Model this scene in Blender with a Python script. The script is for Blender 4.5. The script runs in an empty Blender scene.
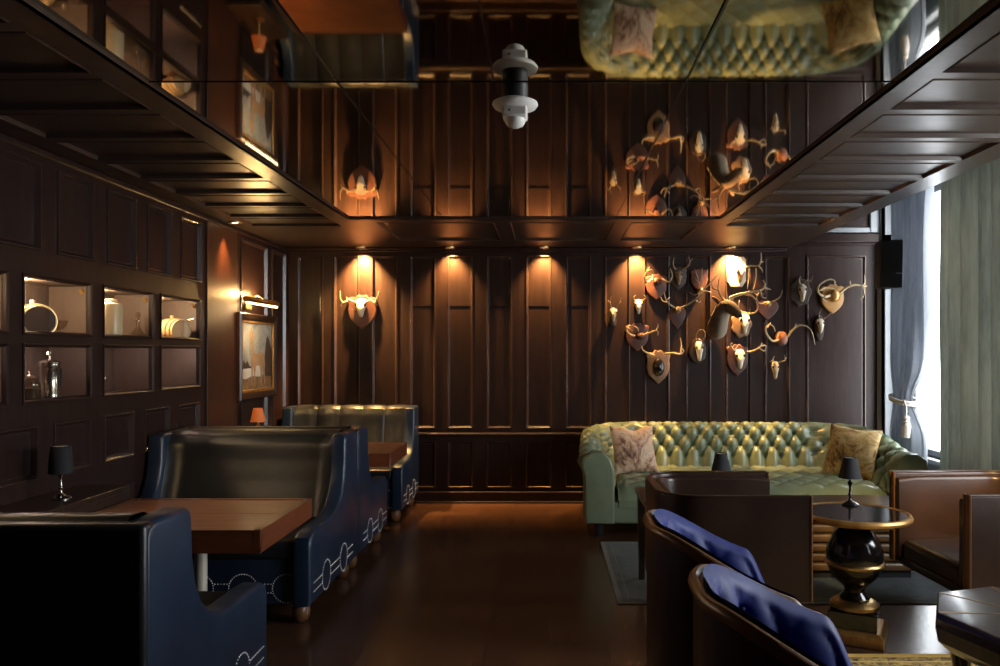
import bpy, bmesh, math, random
from mathutils import Vector, Matrix, noise
random.seed(7)
PI = math.pi
R = math.radians
scn = bpy.context.scene
COL = scn.collection
# ------------------------------------------------------------------ camera
F, CX, CY, EYE = 778.0, 547.0, 352.0, 1.5       # focal length in px, principal point, eye height
cam_d = bpy.data.cameras.new('camera')
cam = bpy.data.objects.new('camera', cam_d); COL.objects.link(cam)
cam.location = (0, 0, EYE); cam.rotation_euler = (R(90), 0, 0)
cam_d.sensor_width = 36; cam_d.lens = 36*F/1000
cam_d.shift_x = -(CX-500)/1000; cam_d.shift_y = (CY-333)/1000
cam_d.clip_start = 0.02
scn.camera = cam
# ------------------------------------------------------------------ world, exposure, daylight
w = bpy.data.worlds.new('world'); scn.world = w; w.use_nodes = True
w.node_tree.nodes['Background'].inputs[0].default_value = (0.82, 0.9, 1.0, 1)
w.node_tree.nodes['Background'].inputs[1].default_value = 17.0
vs = scn.view_settings
vs.view_transform = 'Standard'; vs.look = 'None'; vs.exposure = 0.12; vs.gamma = 1.0
vs.use_curve_mapping = False
try:
    scn.cycles.use_denoising = True
    scn.cycles.max_bounces = 10; scn.cycles.transparent_max_bounces = 12
    scn.cycles.sample_clamp_indirect = 4.0
    scn.cycles.caustics_reflective = True; scn.cycles.blur_glossy = 0.5
except Exception: pass

def portal(name, loc, rot, sx, sy):
    d = bpy.data.lights.new(name, 'AREA'); d.shape = 'RECTANGLE'; d.size = sx; d.size_y = sy
    d.cycles.is_portal = True
    o = bpy.data.objects.new(name, d); COL.objects.link(o); o.location = loc; o.rotation_euler = rot
    return o
# windows of the right wall: (y0, y1, z0, z1)
XR = 3.46
WIN = [(4.95, 7.45, 0.55, 3.0), (1.9, 3.9, 0.9, 2.75)]
for a in WIN:
    portal('daylight_portal', (XR+0.12, (a[0]+a[1])/2, (a[2]+a[3])/2), (0, R(90), 0), a[3]-a[2], a[1]-a[0])
def spot(name, loc, target, energy, size, blend, color=(1, .62, .26), rad=.02, parent=None):
    d = bpy.data.lights.new(name, 'SPOT'); d.energy = energy; d.spot_size = R(size); d.spot_blend = blend
    d.color = color; d.shadow_soft_size = rad
    o = bpy.data.objects.new(name, d); COL.objects.link(o)
    o.location = loc
    o.rotation_euler = (Vector(target)-Vector(loc)).to_track_quat('-Z', 'Y').to_euler()
    return o
def point(name, loc, energy, color=(1, .62, .28), rad=.02):
    d = bpy.data.lights.new(name, 'POINT'); d.energy = energy; d.color = color; d.shadow_soft_size = rad
    o = bpy.data.objects.new(name, d); COL.objects.link(o); o.location = loc
    return o

# ------------------------------------------------------------------ materials
MATS = {}
def mat(name, col, rough=.5, metal=0., noise_amt=0., nscale=8., stretch=(1, 1, 1), col2=None, bump=0., bscale=60., coat=0., sheen=0., spec=.5, emit=None, estr=0.):
    m = bpy.data.materials.new(name); m.use_nodes = True; nt = m.node_tree
    b = nt.nodes['Principled BSDF']
    b.inputs['Base Color'].default_value = (*col, 1); b.inputs['Roughness'].default_value = rough
    b.inputs['Metallic'].default_value = metal; b.inputs['Specular IOR Level'].default_value = spec
    b.inputs['Coat Weight'].default_value = coat; b.inputs['Coat Roughness'].default_value = .12
    if sheen:
        b.inputs['Sheen Weight'].default_value = sheen; b.inputs['Sheen Roughness'].default_value = .35
    if emit:
        b.inputs['Emission Color'].default_value = (*emit, 1); b.inputs['Emission Strength'].default_value = estr
    tc = nt.nodes.new('ShaderNodeTexCoord'); mp = nt.nodes.new('ShaderNodeMapping')
    mp.inputs['Scale'].default_value = stretch
    nt.links.new(tc.outputs['Object'], mp.inputs['Vector'])
    if col2 is not None:
        n = nt.nodes.new('ShaderNodeTexNoise'); n.inputs['Scale'].default_value = nscale; n.inputs['Detail'].default_value = 6
        n.inputs['Roughness'].default_value = .65
        nt.links.new(mp.outputs[0], n.inputs['Vector'])
        r = nt.nodes.new('ShaderNodeValToRGB'); r.color_ramp.elements[0].position = .38; r.color_ramp.elements[1].position = .66
        r.color_ramp.elements[0].color = (*col, 1); r.color_ramp.elements[1].color = (*col2, 1)
        nt.links.new(n.outputs['Fac'], r.inputs[0]); nt.links.new(r.outputs[0], b.inputs['Base Color'])
    if bump:
        n2 = nt.nodes.new('ShaderNodeTexNoise'); n2.inputs['Scale'].default_value = bscale; n2.inputs['Detail'].default_value = 4
        nt.links.new(mp.outputs[0], n2.inputs['Vector'])
        bm_ = nt.nodes.new('ShaderNodeBump'); bm_.inputs['Strength'].default_value = bump; bm_.inputs['Distance'].default_value = .01
        nt.links.new(n2.outputs['Fac'], bm_.inputs['Height']); nt.links.new(bm_.outputs[0], b.inputs['Normal'])
    MATS[name] = m
    return m
WOOD = mat('espresso_panel_wood', (.0165, .0076, .0058), .46, col2=(.029, .0132, .0102), nscale=5, stretch=(6, 6, .6), bump=.06, bscale=30, spec=.22)
MOULDW = mat('edge_lit_moulding_wood', (.030, .017, .014), .24, col2=(.042, .024, .019), nscale=5, stretch=(6, 6, .6))  # panel wood again, lighter: the highlight on the beads is put into the colour
CEILW = mat('ceiling_panel_wood', (.038, .023, .0165), .30, col2=(.060, .037, .027), nscale=5, stretch=(1, 5, 5), bump=.05, bscale=30)
REDW = mat('red_brown_wood', (.036, .012, .006), .40, col2=(.056, .018, .009), nscale=4, stretch=(8, 8, .6))  # redder than the panel wood around it
TABW = mat('mahogany_tabletop', (.17, .055, .022), .30, col2=(.30, .105, .040), nscale=4, stretch=(1, 9, 1), coat=.3)
TABE = mat('mahogany_edge', (.13, .035, .015), .32, col2=(.19, .055, .022), nscale=5, stretch=(2, 2, 8), coat=.2)
DTAB = mat('dark_table_wood', (.020, .012, .009), .28, col2=(.045, .026, .018), nscale=5, stretch=(1, 7, 1), coat=.3)
NAVY = mat('navy_leather', (.012, .023, .048), .32, col2=(.019, .035, .068), nscale=3, bump=.10, bscale=140)
NAVYSH = mat('shaded_navy_leather', (.011, .0125, .015), .33, col2=(.019, .0205, .022), nscale=3, bump=.10, bscale=140)  # the wings' navy leather again, with its shade put into a darker colour
GREEN = mat('sage_green_leather', (.165, .205, .13), .25, col2=(.225, .275, .18), nscale=2.5, bump=.05, bscale=120)
BROWN = mat('oxblood_brown_leather', (.021, .0102, .0072), .30, col2=(.036, .0175, .0115), nscale=3, bump=.07, bscale=120)
BROWND = mat('cognac_edge_leather', (.10, .042, .018), .32, col2=(.14, .062, .026), nscale=5)
VELV = mat('royal_blue_velvet', (.003, .010, .10), .55, col2=(.005, .017, .15), nscale=6, sheen=.05, spec=.3)
BRASS = mat('aged_brass', (.48, .29, .10), .34, 1.0, col2=(.66, .44, .18), nscale=9)
GILT = mat('gilt_wood', (.40, .20, .055), .36, .6, col2=(.60, .34, .11), nscale=14)
BLACK = mat('black_lacquer', (.010, .008, .008), .16, coat=.4)
MATB = mat('matt_black', (.012, .012, .013), .55)
SHADE = mat('black_fabric_shade', (.012, .012, .014), .8, bump=.1, bscale=200)
AMBER = mat('amber_lamp_shade', (.60, .20, .06), .7)
STEEL = mat('polished_steel', (.62, .6, .56), .2, 1.0)
PALEM = mat('brushed_pale_metal', (.66, .60, .50), .45, .3)
WHITE = mat('white_plastic', (.8, .77, .72), .4)
BONE = mat('bone', (.60, .51, .37), .5, col2=(.75, .67, .53), nscale=30, bump=.05, bscale=80)
BONED = mat('weathered_bone', (.36, .27, .16), .55, col2=(.62, .50, .33), nscale=25, bump=.05, bscale=80)
ANTL = mat('pale_antler', (.36, .25, .12), .45, col2=(.58, .45, .27), nscale=18, bump=.1, bscale=50)
ANTD = mat('dark_antler', (.20, .125, .06), .5, col2=(.42, .29, .16), nscale=18, bump=.1, bscale=50)
PLQ_R = mat('reddish_plaque_wood', (.085, .032, .022), .4, col2=(.13, .05, .032), nscale=8, stretch=(1, 1, 4))
PLQ_D = mat('dark_plaque_wood', (.030, .018, .013), .4, col2=(.05, .03, .02), nscale=8)
PLQ_L = mat('honey_plaque_wood', (.34, .17, .05), .4, col2=(.46, .25, .085), nscale=8)
PLQ_O = mat('oak_plaque_wood', (.20, .115, .06), .42, col2=(.28, .17, .095), nscale=8)
CREAM = mat('cream_board', (.72, .62, .44), .5)
def mk_fur():
    m = FURB; nt = m.node_tree; b = nt.nodes['Principled BSDF']; tc = nt.nodes['Texture Coordinate']
    sp = nt.nodes.new('ShaderNodeSeparateXYZ'); nt.links.new(tc.outputs['Object'], sp.inputs[0])
    def mr(sock, a, c):
        q = nt.nodes.new('ShaderNodeMapRange'); q.interpolation_type = 'SMOOTHSTEP'; q.inputs[1].default_value = a; q.inputs[2].default_value = c
        nt.links.new(sock, q.inputs[0]); return q.outputs[0]
    k = nt.nodes.new('ShaderNodeMath'); k.operation = 'MULTIPLY'
    nt.links.new(mr(sp.outputs['X'], -.075, -.02), k.inputs[0]); nt.links.new(mr(sp.outputs['Z'], .0, -.05), k.inputs[1])
    k0 = k; k = nt.nodes.new('ShaderNodeMath'); k.operation = 'MULTIPLY'
    nt.links.new(k0.outputs[0], k.inputs[0]); nt.links.new(mr(sp.outputs['Y'], -.27, -.23), k.inputs[1])
    mx = nt.nodes.new('ShaderNodeMix'); mx.data_type = 'RGBA'; nt.links.new(k.outputs[0], mx.inputs[0])
    src = b.inputs['Base Color'].links[0].from_socket
    nt.links.new(src, mx.inputs[6]); mx.inputs[7].default_value = (.27, .22, .16, 1); nt.links.new(mx.outputs[2], b.inputs['Base Color'])
FURB = mat('deer_head_fur', (.045, .024, .012), .85, col2=(.085, .048, .024), nscale=14, bump=.3, bscale=120, sheen=.1); mk_fur()
FURE = mat('deer_ear_fur', (.10, .055, .028), .85, col2=(.17, .10, .055), nscale=14)
HORNP = mat('terracotta_boss', (.36, .14, .075), .5, col2=(.44, .19, .11), nscale=10)
ROPE = mat('grey_rope', (.45, .40, .36), .7, col2=(.6, .55, .5), nscale=40)
PALEP = mat('pale_grey_paint', (.27, .29, .31), .45)
BARREL = mat('pale_barrel_oak', (.55, .36, .18), .45, col2=(.68, .48, .27), nscale=6, stretch=(1, 8, 1))
CABIN = mat('cabinet_back_boards', (.085, .058, .048), .5, col2=(.12, .082, .068), nscale=4, stretch=(1, 8, .6))
CERAM = mat('cream_glaze', (.75, .63, .40), .3, coat=.3)
COFFEE = mat('dark_grounds', (.06, .03, .015), .7)
NAIL = mat('pale_nail_head', (.70, .68, .66), .3, .2)
RIBW = mat('ribbed_honey_wood', (.10, .052, .020), .32, col2=(.15, .08, .032), nscale=6, stretch=(1, 1, 6))
FEETW = mat('turned_walnut', (.16, .07, .03), .35, col2=(.22, .10, .045), nscale=8)
GLOWW = mat('lamp_glow', (1, .8, .5), .5, emit=(1, .72, .38), estr=12)
GLOWC = mat('picture_lamp_tube', (1, .8, .5), .5, emit=(1, .70, .34), estr=14)

def mk_glass(name, tint=(.95, .93, .9), rough=.02, ior=1.45):
    m = bpy.data.materials.new(name); m.use_nodes = True; nt = m.node_tree; nt.nodes.clear()
    out = nt.nodes.new('ShaderNodeOutputMaterial'); mix = nt.nodes.new('ShaderNodeMixShader')
    t = nt.nodes.new('ShaderNodeBsdfTransparent'); t.inputs[0].default_value = (*tint, 1)
    g = nt.nodes.new('ShaderNodeBsdfGlossy'); g.inputs['Roughness'].default_value = rough
    fr = nt.nodes.new('ShaderNodeFresnel'); fr.inputs[0].default_value = ior
    ge = nt.nodes.new('ShaderNodeNewGeometry'); k = nt.nodes.new('ShaderNodeMath'); k.operation = 'MULTIPLY_ADD'    # no total reflection inside the thin pane
    k.inputs[1].default_value = -1; k.inputs[2].default_value = 1; nt.links.new(ge.outputs['Backfacing'], k.inputs[0])
    k2 = nt.nodes.new('ShaderNodeMath'); k2.operation = 'MULTIPLY'; nt.links.new(fr.outputs[0], k2.inputs[0]); nt.links.new(k.outputs[0], k2.inputs[1])
    nt.links.new(k2.outputs[0], mix.inputs[0]); nt.links.new(t.outputs[0], mix.inputs[1]); nt.links.new(g.outputs[0], mix.inputs[2])
    nt.links.new(mix.outputs[0], out.inputs[0])
    return m
GLASS = mk_glass('window_glass')
VESSEL = mk_glass('vessel_glass', (.92, .88, .80), .08, 2.6)

def mk_mirror():
    m = mat('smoked_mirror', (.46, .42, .36), .035, 1.0)
    nt = m.node_tree; b = nt.nodes['Principled BSDF']
    tc = nt.nodes['Texture Coordinate']
    n = nt.nodes.new('ShaderNodeTexNoise'); n.inputs['Scale'].default_value = 1.7; n.inputs['Detail'].default_value = 7
    nt.links.new(tc.outputs['Object'], n.inputs['Vector'])
    r = nt.nodes.new('ShaderNodeValToRGB')
    r.color_ramp.elements[0].position = .3; r.color_ramp.elements[0].color = (.34, .31, .26, 1)
    r.color_ramp.elements[1].position = .62; r.color_ramp.elements[1].color = (.52, .48, .42, 1)
    nt.links.new(n.outputs['Fac'], r.inputs[0]); nt.links.new(r.outputs[0], b.inputs['Base Color'])
    return m
MIRROR = mk_mirror()

def mk_floor():
    m = mat('dark_parquet', (.04, .018, .01), .22, bump=.05, bscale=20)
    nt = m.node_tree; b = nt.nodes['Principled BSDF']; tc = nt.nodes['Texture Coordinate']
    br = nt.nodes.new('ShaderNodeTexBrick'); br.offset = .5
    br.inputs['Scale'].default_value = 1; br.inputs['Brick Width'].default_value = .62; br.inputs['Row Height'].default_value = .31
    br.inputs['Mortar Size'].default_value = .003; br.inputs['Color1'].default_value = (.040, .020, .012, 1)
    br.inputs['Color2'].default_value = (.058, .029, .017, 1); br.inputs['Mortar'].default_value = (.012, .007, .005, 1)
    nt.links.new(tc.outputs['Object'], br.inputs['Vector'])
    mp = nt.nodes.new('ShaderNodeMapping'); mp.inputs['Scale'].default_value = (12, 1.2, 1)
    nt.links.new(tc.outputs['Object'], mp.inputs['Vector'])
    n = nt.nodes.new('ShaderNodeTexNoise'); n.inputs['Scale'].default_value = 3; n.inputs['Detail'].default_value = 7
    nt.links.new(mp.outputs[0], n.inputs['Vector'])
    mx = nt.nodes.new('ShaderNodeMix'); mx.data_type = 'RGBA'; mx.blend_type = 'MULTIPLY'; mx.inputs[0].default_value = .6
    nt.links.new(br.outputs['Color'], mx.inputs[6]); nt.links.new(n.outputs['Fac'], mx.inputs[7])
    mul = nt.nodes.new('ShaderNodeMix'); mul.data_type = 'RGBA'; mul.blend_type = 'MULTIPLY'; mul.inputs[0].default_value = 1
    mul.inputs[7].default_value = (2.5, 2.3, 2.2, 1)
    nt.links.new(mx.outputs[2], mul.inputs[6]); nt.links.new(mul.outputs[2], b.inputs['Base Color'])
    return m
FLOOR = mk_floor()

def mk_pattern(name, cols, scale=14, rough=.75, wave=False, sheen=.2, mapping=(1, 1, 1)):
    m = mat(name, cols[0], rough, sheen=sheen); nt = m.node_tree; b = nt.nodes['Principled BSDF']; tc = nt.nodes['Texture Coordinate']
    mp = nt.nodes['Mapping']; mp.inputs['Scale'].default_value = mapping
    v = nt.nodes.new('ShaderNodeTexNoise'); v.inputs['Scale'].default_value = scale; v.inputs['Detail'].default_value = 5
    v.inputs['Roughness'].default_value = .7; v.inputs['Distortion'].default_value = 1.2
    nt.links.new(mp.outputs[0], v.inputs['Vector'])
    r = nt.nodes.new('ShaderNodeValToRGB'); r.color_ramp.interpolation = 'LINEAR'
    el = r.color_ramp.elements
    while len(el) < len(cols): el.new(.5)
    for i, c in enumerate(cols):
        el[i].position = .32 + .36*i/(len(cols)-1); el[i].color = (*c, 1)
    nt.links.new(v.outputs['Fac'], r.inputs[0]); nt.links.new(r.outputs[0], b.inputs['Base Color'])
    return m
PILLP = mk_pattern('peach_brocade', [(.02, .012, .014), (.26, .12, .07), (.66, .42, .27), (.74, .58, .42), (.30, .10, .06)], 5.5)
PILLG = mk_pattern('gold_brocade', [(.03, .014, .008), (.26, .13, .035), (.58, .36, .12), (.76, .56, .26), (.16, .06, .02)], 6)
RUGF = mk_pattern('slate_blue_rug', [(.030, .042, .048), (.050, .066, .070), (.075, .092, .092)], 9, .9)
RUGB = mk_pattern('pale_rug_border', [(.10, .10, .085), (.15, .15, .125)], 30, .9)
RUGG = mk_pattern('gold_figured_rug', [(.03, .018, .010), (.16, .09, .03), (.62, .40, .10), (.72, .50, .17)], 22, .9)
GOLDB = mk_pattern('gold_rug_border', [(.80, .48, .09), (.90, .58, .14)], 40, .9)
def mk_curtain(name, c1, c2, sheen, trans):
    m = mat(name, c1, .6, sheen=sheen, col2=c2, nscale=4.5, stretch=(1, 1, .13), bump=.1, bscale=20)  # upright dark-to-light streaks paint the velvet's sheen into the colour
    nt = m.node_tree; b = nt.nodes['Principled BSDF']; b.inputs['Sheen Roughness'].default_value = .4
    out = nt.nodes['Material Output']
    t = nt.nodes.new('ShaderNodeBsdfTranslucent'); t.inputs[0].default_value = (*c2, 1)
    mx = nt.nodes.new('ShaderNodeMixShader'); mx.inputs[0].default_value = trans
    nt.links.new(b.outputs[0], mx.inputs[1]); nt.links.new(t.outputs[0], mx.inputs[2]); nt.links.new(mx.outputs[0], out.inputs[0])
    return m
CURTG = mk_curtain('grey_green_velvet', (.035, .04, .033), (.50, .515, .46), .6, .20)
CURTB = mk_curtain('slate_blue_velvet', (.06, .07, .085), (.50, .53, .58), .5, .50)
# painting paints
PT_SKY = mk_pattern('painted_sky', [(.14, .17, .20), (.30, .32, .31), (.44, .41, .36)], 5, .5, sheen=0)
PT_GRD = mk_pattern('painted_ground', [(.07, .05, .03), (.20, .12, .06), (.34, .22, .12)], 7, .5, sheen=0)
PT_TAN = mk_pattern('painted_tan_coat', [(.26, .15, .08), (.42, .28, .17)], 9, .5, sheen=0)
PT_DRK = mk_pattern('painted_dark_foliage', [(.025, .02, .02), (.07, .05, .045)], 9, .5, sheen=0)
PT_LAKE = mk_pattern('painted_far_water', [(.45, .45, .42), (.62, .62, .60)], 4, .5, sheen=0)

# ------------------------------------------------------------------ mesh helpers
class MB:
    def __init__(s): s.v = []; s.f = []; s.m = []; s.sm = []
    def add(s, vs, fs, mi=0, smooth=True):
        o = len(s.v); s.v += [tuple(p) for p in vs]
        for f in fs: s.f.append([i+o for i in f]); s.m.append(mi); s.sm.append(smooth)
        return s
    def box(s, x0, x1, y0, y1, z0, z1, mi=0):
        vs = [(x, y, z) for x in (x0, x1) for y in (y0, y1) for z in (z0, z1)]
        return s.add(vs, [(0, 1, 3, 2), (4, 6, 7, 5), (0, 4, 5, 1), (2, 3, 7, 6), (0, 2, 6, 4), (1, 5, 7, 3)], mi, False)
    def tbox(s, c, a, b, h, mi=0):                      # tapered box: half sizes a at the base, b at the top
        vs = [(c[0]+sx*q[0], c[1]+sy*q[1], c[2]+z) for q, z in ((a, 0), (b, h)) for sx, sy in ((-1, -1), (1, -1), (1, 1), (-1, 1))]
        return s.add(vs, [(3, 2, 1, 0), (4, 5, 6, 7)]+[(i, (i+1) % 4, 4+(i+1) % 4, 4+i) for i in range(4)], mi, False)
    def prism(s, poly, fn, h0, h1, mi=0, smooth=True):
        n = len(poly)
        vs = [fn(u, v, h0) for u, v in poly]+[fn(u, v, h1) for u, v in poly]
        return s.add(vs, [tuple(range(n))[::-1], tuple(range(n, 2*n))]+[(i, (i+1) % n, n+(i+1) % n, n+i) for i in range(n)], mi, smooth)
    def rprism(s, poly, fn, h0, h1, r=.015, mi=0):      # prism whose two rims are rounded by shrinking rings
        n = len(poly); cu = sum(p[0] for p in poly)/n; cv = sum(p[1] for p in poly)/n
        off = []
        for i in range(n):
            a, b, c = Vector(poly[i-1]), Vector(poly[i]), Vector(poly[(i+1) % n])
            d1 = (b-a).normalized(); d2 = (c-b).normalized()
            n1 = Vector((-d1.y, d1.x)); n2 = Vector((-d2.y, d2.x)); q = n1+n2
            q = q.normalized()/max(.5, q.normalized().dot(n1)) if q.length > 1e-6 else n1
            off.append(q)
        area = sum(poly[i-1][0]*poly[i][1]-poly[i][0]*poly[i-1][1] for i in range(n))
        sg = 1 if area > 0 else -1
        rings = []
        K = 4
        for k in range(K+1):
            t = k/K*PI/2; rings.append((r*(1-math.sin(t)), h0+r*(1-math.cos(t))))
        for k in range(K+1):
            t = k/K*PI/2; rings.append((r*(1-math.cos(t)), h1-r*(1-math.sin(t))))
        vs = []
        for d, h in rings:
            vs += [fn(poly[i][0]+sg*off[i].x*d, poly[i][1]+sg*off[i].y*d, h) for i in range(n)]
        L = len(rings); fs = [tuple(range(n))[::-1], tuple(range((L-1)*n, L*n))]
        for k in range(L-1):
            fs += [(k*n+i, k*n+(i+1) % n, (k+1)*n+(i+1) % n, (k+1)*n+i) for i in range(n)]
        return s.add(vs, fs, mi, True)
    def lathe(s, prof, seg=32, o=(0, 0, 0), mi=0, M=None):
        vs = []; n = len(prof)
        for k in range(seg):
            a = 2*PI*k/seg
            for r, z in prof:
                p = Vector((r*math.cos(a), r*math.sin(a), z))
                if M: p = M @ p
                vs.append(p+Vector(o))
        fs = []
        for k in range(seg):
            k2 = (k+1) % seg
            for i in range(n-1): fs.append((k*n+i, k2*n+i, k2*n+i+1, k*n+i+1))
        if prof[0][0] > 1e-5: fs.append(tuple(k*n for k in range(seg))[::-1])
        if prof[-1][0] > 1e-5: fs.append(tuple(k*n+n-1 for k in range(seg)))
        return s.add(vs, fs, mi, True)
    def tube(s, pts, rad, seg=8, mi=0, closed=False):
        pts = [Vector(p) for p in pts]; n = len(pts)
        if not hasattr(rad, '__len__'): rad = [rad]*n
        vs = []; up = None
        for i, p in enumerate(pts):
            if closed: d = pts[(i+1) % n]-pts[i-1]
            else: d = pts[min(i+1, n-1)]-pts[max(i-1, 0)]
            d.normalize()
            if up is None:
                up = d.orthogonal().normalized()
            up = (up-d*up.dot(d))
            up = up.normalized() if up.length > 1e-6 else d.orthogonal().normalized()
            sd = d.cross(up)
            for k in range(seg):
                a = 2*PI*k/seg; vs.append(p+(up*math.cos(a)+sd*math.sin(a))*rad[i])
        fs = []
        for i in range(n if closed else n-1):
            j = (i+1) % n
            fs += [(i*seg+k, i*seg+(k+1) % seg, j*seg+(k+1) % seg, j*seg+k) for k in range(seg)]
        if not closed: fs += [tuple(range(seg))[::-1], tuple(range((n-1)*seg, n*seg))]
        return s.add(vs, fs, mi, True)
    def grid(s, nu, nv, fn, mi=0, cu=False, cv=False):
        vs = [fn(i/(nu if cu else nu-1), j/(nv if cv else nv-1)) for i in range(nu) for j in range(nv)]
        fs = []
        for i in range(nu if cu else nu-1):
            for j in range(nv if cv else nv-1):
                i2, j2 = (i+1) % nu, (j+1) % nv
                fs.append((i*nv+j, i2*nv+j, i2*nv+j2, i*nv+j2))
        return s.add(vs, fs, mi, True)
    def ball(s, c, r, seg=12, mi=0):
        if not hasattr(r, '__len__'): r = (r, r, r)
        n = max(5, seg//2+1)
        vs = []
        for k in range(seg):
            for i in range(n):
                t = PI*i/(n-1); a = 2*PI*k/seg
                vs.append((c[0]+r[0]*math.sin(t)*math.cos(a), c[1]+r[1]*math.sin(t)*math.sin(a), c[2]+r[2]*math.cos(t)))
        fs = [(k*n+i, k*n+i+1, ((k+1) % seg)*n+i+1, ((k+1) % seg)*n+i) for k in range(seg) for i in range(n-1)]
        return s.add(vs, fs, mi, True)
    def build(s, name, mats, parent=None, bevel=0, sub=0, sharp=38, seg=2, weld=True, **tags):
        me = bpy.data.meshes.new(name)
        me.from_pydata([tuple(p) for p in s.v], [], s.f)
        if not isinstance(mats, (list, tuple)): mats = [mats]
        for m in mats: me.materials.append(m)
        me.polygons.foreach_set('material_index', s.m); me.polygons.foreach_set('use_smooth', s.sm)
        bm = bmesh.new(); bm.from_mesh(me)
        if weld: bmesh.ops.remove_doubles(bm, verts=bm.verts, dist=1e-5)
        bmesh.ops.recalc_face_normals(bm, faces=bm.faces)
        bm.to_mesh(me); bm.free()
        if bevel:
            me.polygons.foreach_set('use_smooth', [True]*len(me.polygons))
        if sharp: me.set_sharp_from_angle(angle=R(sharp))
        me.update()
        o = bpy.data.objects.new(name, me); COL.objects.link(o)
        if parent: o.parent = parent
        if bevel:
            b = o.modifiers.new('bevel', 'BEVEL'); b.width = bevel; b.segments = seg; b.limit_method = 'ANGLE'; b.angle_limit = R(38)
            b.harden_normals = False
        if sub:
            u = o.modifiers.new('subdivision', 'SUBSURF'); u.levels = sub; u.render_levels = sub
        for k, v in tags.items(): o[k] = v
        return o
def thing(name, label, cat, loc=(0, 0, 0), rz=0., group=None):
    o = bpy.data.objects.new(name, None); COL.objects.link(o); o.empty_display_size = .1
    o.location = loc; o.rotation_euler = (0, 0, rz); o['label'] = label; o['category'] = cat
    if group: o['group'] = group
    return o
def tag(o, label, cat, group=None):
    o['label'] = label; o['category'] = cat
    if group: o['group'] = group
    return o
def kids(o): return [c for c in bpy.data.objects if c.parent == o]
def dup(root, loc, rz=0., label=None, group=None):
    r = root.copy(); COL.objects.link(r); r.location = loc; r.rotation_euler = (0, 0, rz)
    if label: r['label'] = label
    if group: r['group'] = group
    for ch in kids(root):
        c = ch.copy(); COL.objects.link(c); c.parent = r
        for g in kids(ch):
            d = g.copy(); COL.objects.link(d); d.parent = c
    return r
def struct(o): o['kind'] = 'structure'; return o
def sstep(a, b, x):
    t = min(1, max(0, (x-a)/(b-a))); return t*t*(3-2*t)
def smooth_path(pts, n=6):                                # Catmull-Rom
    pts = [Vector(p) for p in pts]; out = []
    for i in range(len(pts)-1):
        p0 = pts[max(i-1, 0)]; p1 = pts[i]; p2 = pts[i+1]; p3 = pts[min(i+2, len(pts)-1)]
        for k in range(n):
            t = k/n
            out.append(.5*((2*p1)+(p2-p0)*t+(2*p0-5*p1+4*p2-p3)*t*t+(3*p1-p0-3*p2+p3)*t**3))
    out.append(pts[-1]); return out

# ------------------------------------------------------------------ room shell
XL, YB, YF, ZC, ZH = -2.57, 7.73, -3.2, 2.53, 3.2
XS = 2.37                                              # outer edge of the right soffit
MOULD = [(0, 0), (.004, .009), (.012, .010), (.018, .002), (.030, -.014), (.036, -.014)]
def panelled(fn, u0, u1, v0, v1, panels, holes=(), prof=MOULD, mb=None, mi=1):
    mb = mb or MB()
    rects = list(panels)+list(holes)
    us = sorted(set([u0, u1]+[r[0] for r in rects]+[r[1] for r in rects])); vv = sorted(set([v0, v1]+[r[2] for r in rects]+[r[3] for r in rects]))
    us = [u for u in us if u0-1e-6 <= u <= u1+1e-6]; vv = [v for v in vv if v0-1e-6 <= v <= v1+1e-6]
    for i in range(len(us)-1):
        for j in range(len(vv)-1):
            cu, cv = (us[i]+us[i+1])/2, (vv[j]+vv[j+1])/2
            if any(r[0] < cu < r[1] and r[2] < cv < r[3] for r in rects): continue
            mb.add([fn(us[i], vv[j], 0), fn(us[i+1], vv[j], 0), fn(us[i+1], vv[j+1], 0), fn(us[i], vv[j+1], 0)], [(0, 1, 2, 3)], 0, False)
    for r in panels:
        ring = []
        for d, h in prof:
            ring.append([fn(r[0]+d, r[2]+d, h), fn(r[1]-d, r[2]+d, h), fn(r[1]-d, r[3]-d, h), fn(r[0]+d, r[3]-d, h)])
        for a, b in zip(ring, ring[1:]):
            mb.add(a+b, [(k, (k+1) % 4, 4+(k+1) % 4, 4+k) for k in range(4)], mi, False)
        mb.add(ring[-1], [(0, 1, 2, 3)], 0, False)
    return mb
# floor
struct(MB().box(XL-.4, XR+.3, YF, YB+.3, -.1, 0).build('floor', FLOOR))
# back wall
back = lambda u, v, h: (u, YB-h, v)
wx = lambda px: (px-CX)/F*YB
edges = [297, 333.5, 371.5, 409.6, 447, 486, 525.5, 565, 604, 643.5, 685, 725, 764]
pan = []
for e in edges:
    a, b = wx(e), wx(e+26.3); pan.append((a, b, .735, 2.46)); pan.append((a, b, .148, .62))
pan += [(wx(806), wx(866), .735, 2.46), (wx(806), wx(866), .148, .62)]
mb = panelled(back, XL, XR, 0, 2.56, pan)
mb.box(XL, XR, YB-.02, YB+.2, 2.56, ZH)
struct(mb.build('wall_back', [WOOD, MOULDW], weld=False, sharp=0))
mb = MB()
mb.box(XL, 3.28, YB-.016, YB, .665, .70); mb.box(XL, 3.28, YB-.024, YB, .672, .692)
struct(mb.build('trim_1', WOOD, bevel=.006))
struct(MB().box(XL, 3.28, YB-.022, YB, 0, .115).box(XL, 3.28, YB-.03, YB, .0, .02).build('baseboard_back', WOOD, bevel=.008))
struct(MB().box(XL, XS, YB-.05, YB, 2.49, 2.53).box(XL, XS, YB-.09, YB, 2.51, 2.53).build('trim_2', WOOD, bevel=.012))
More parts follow.
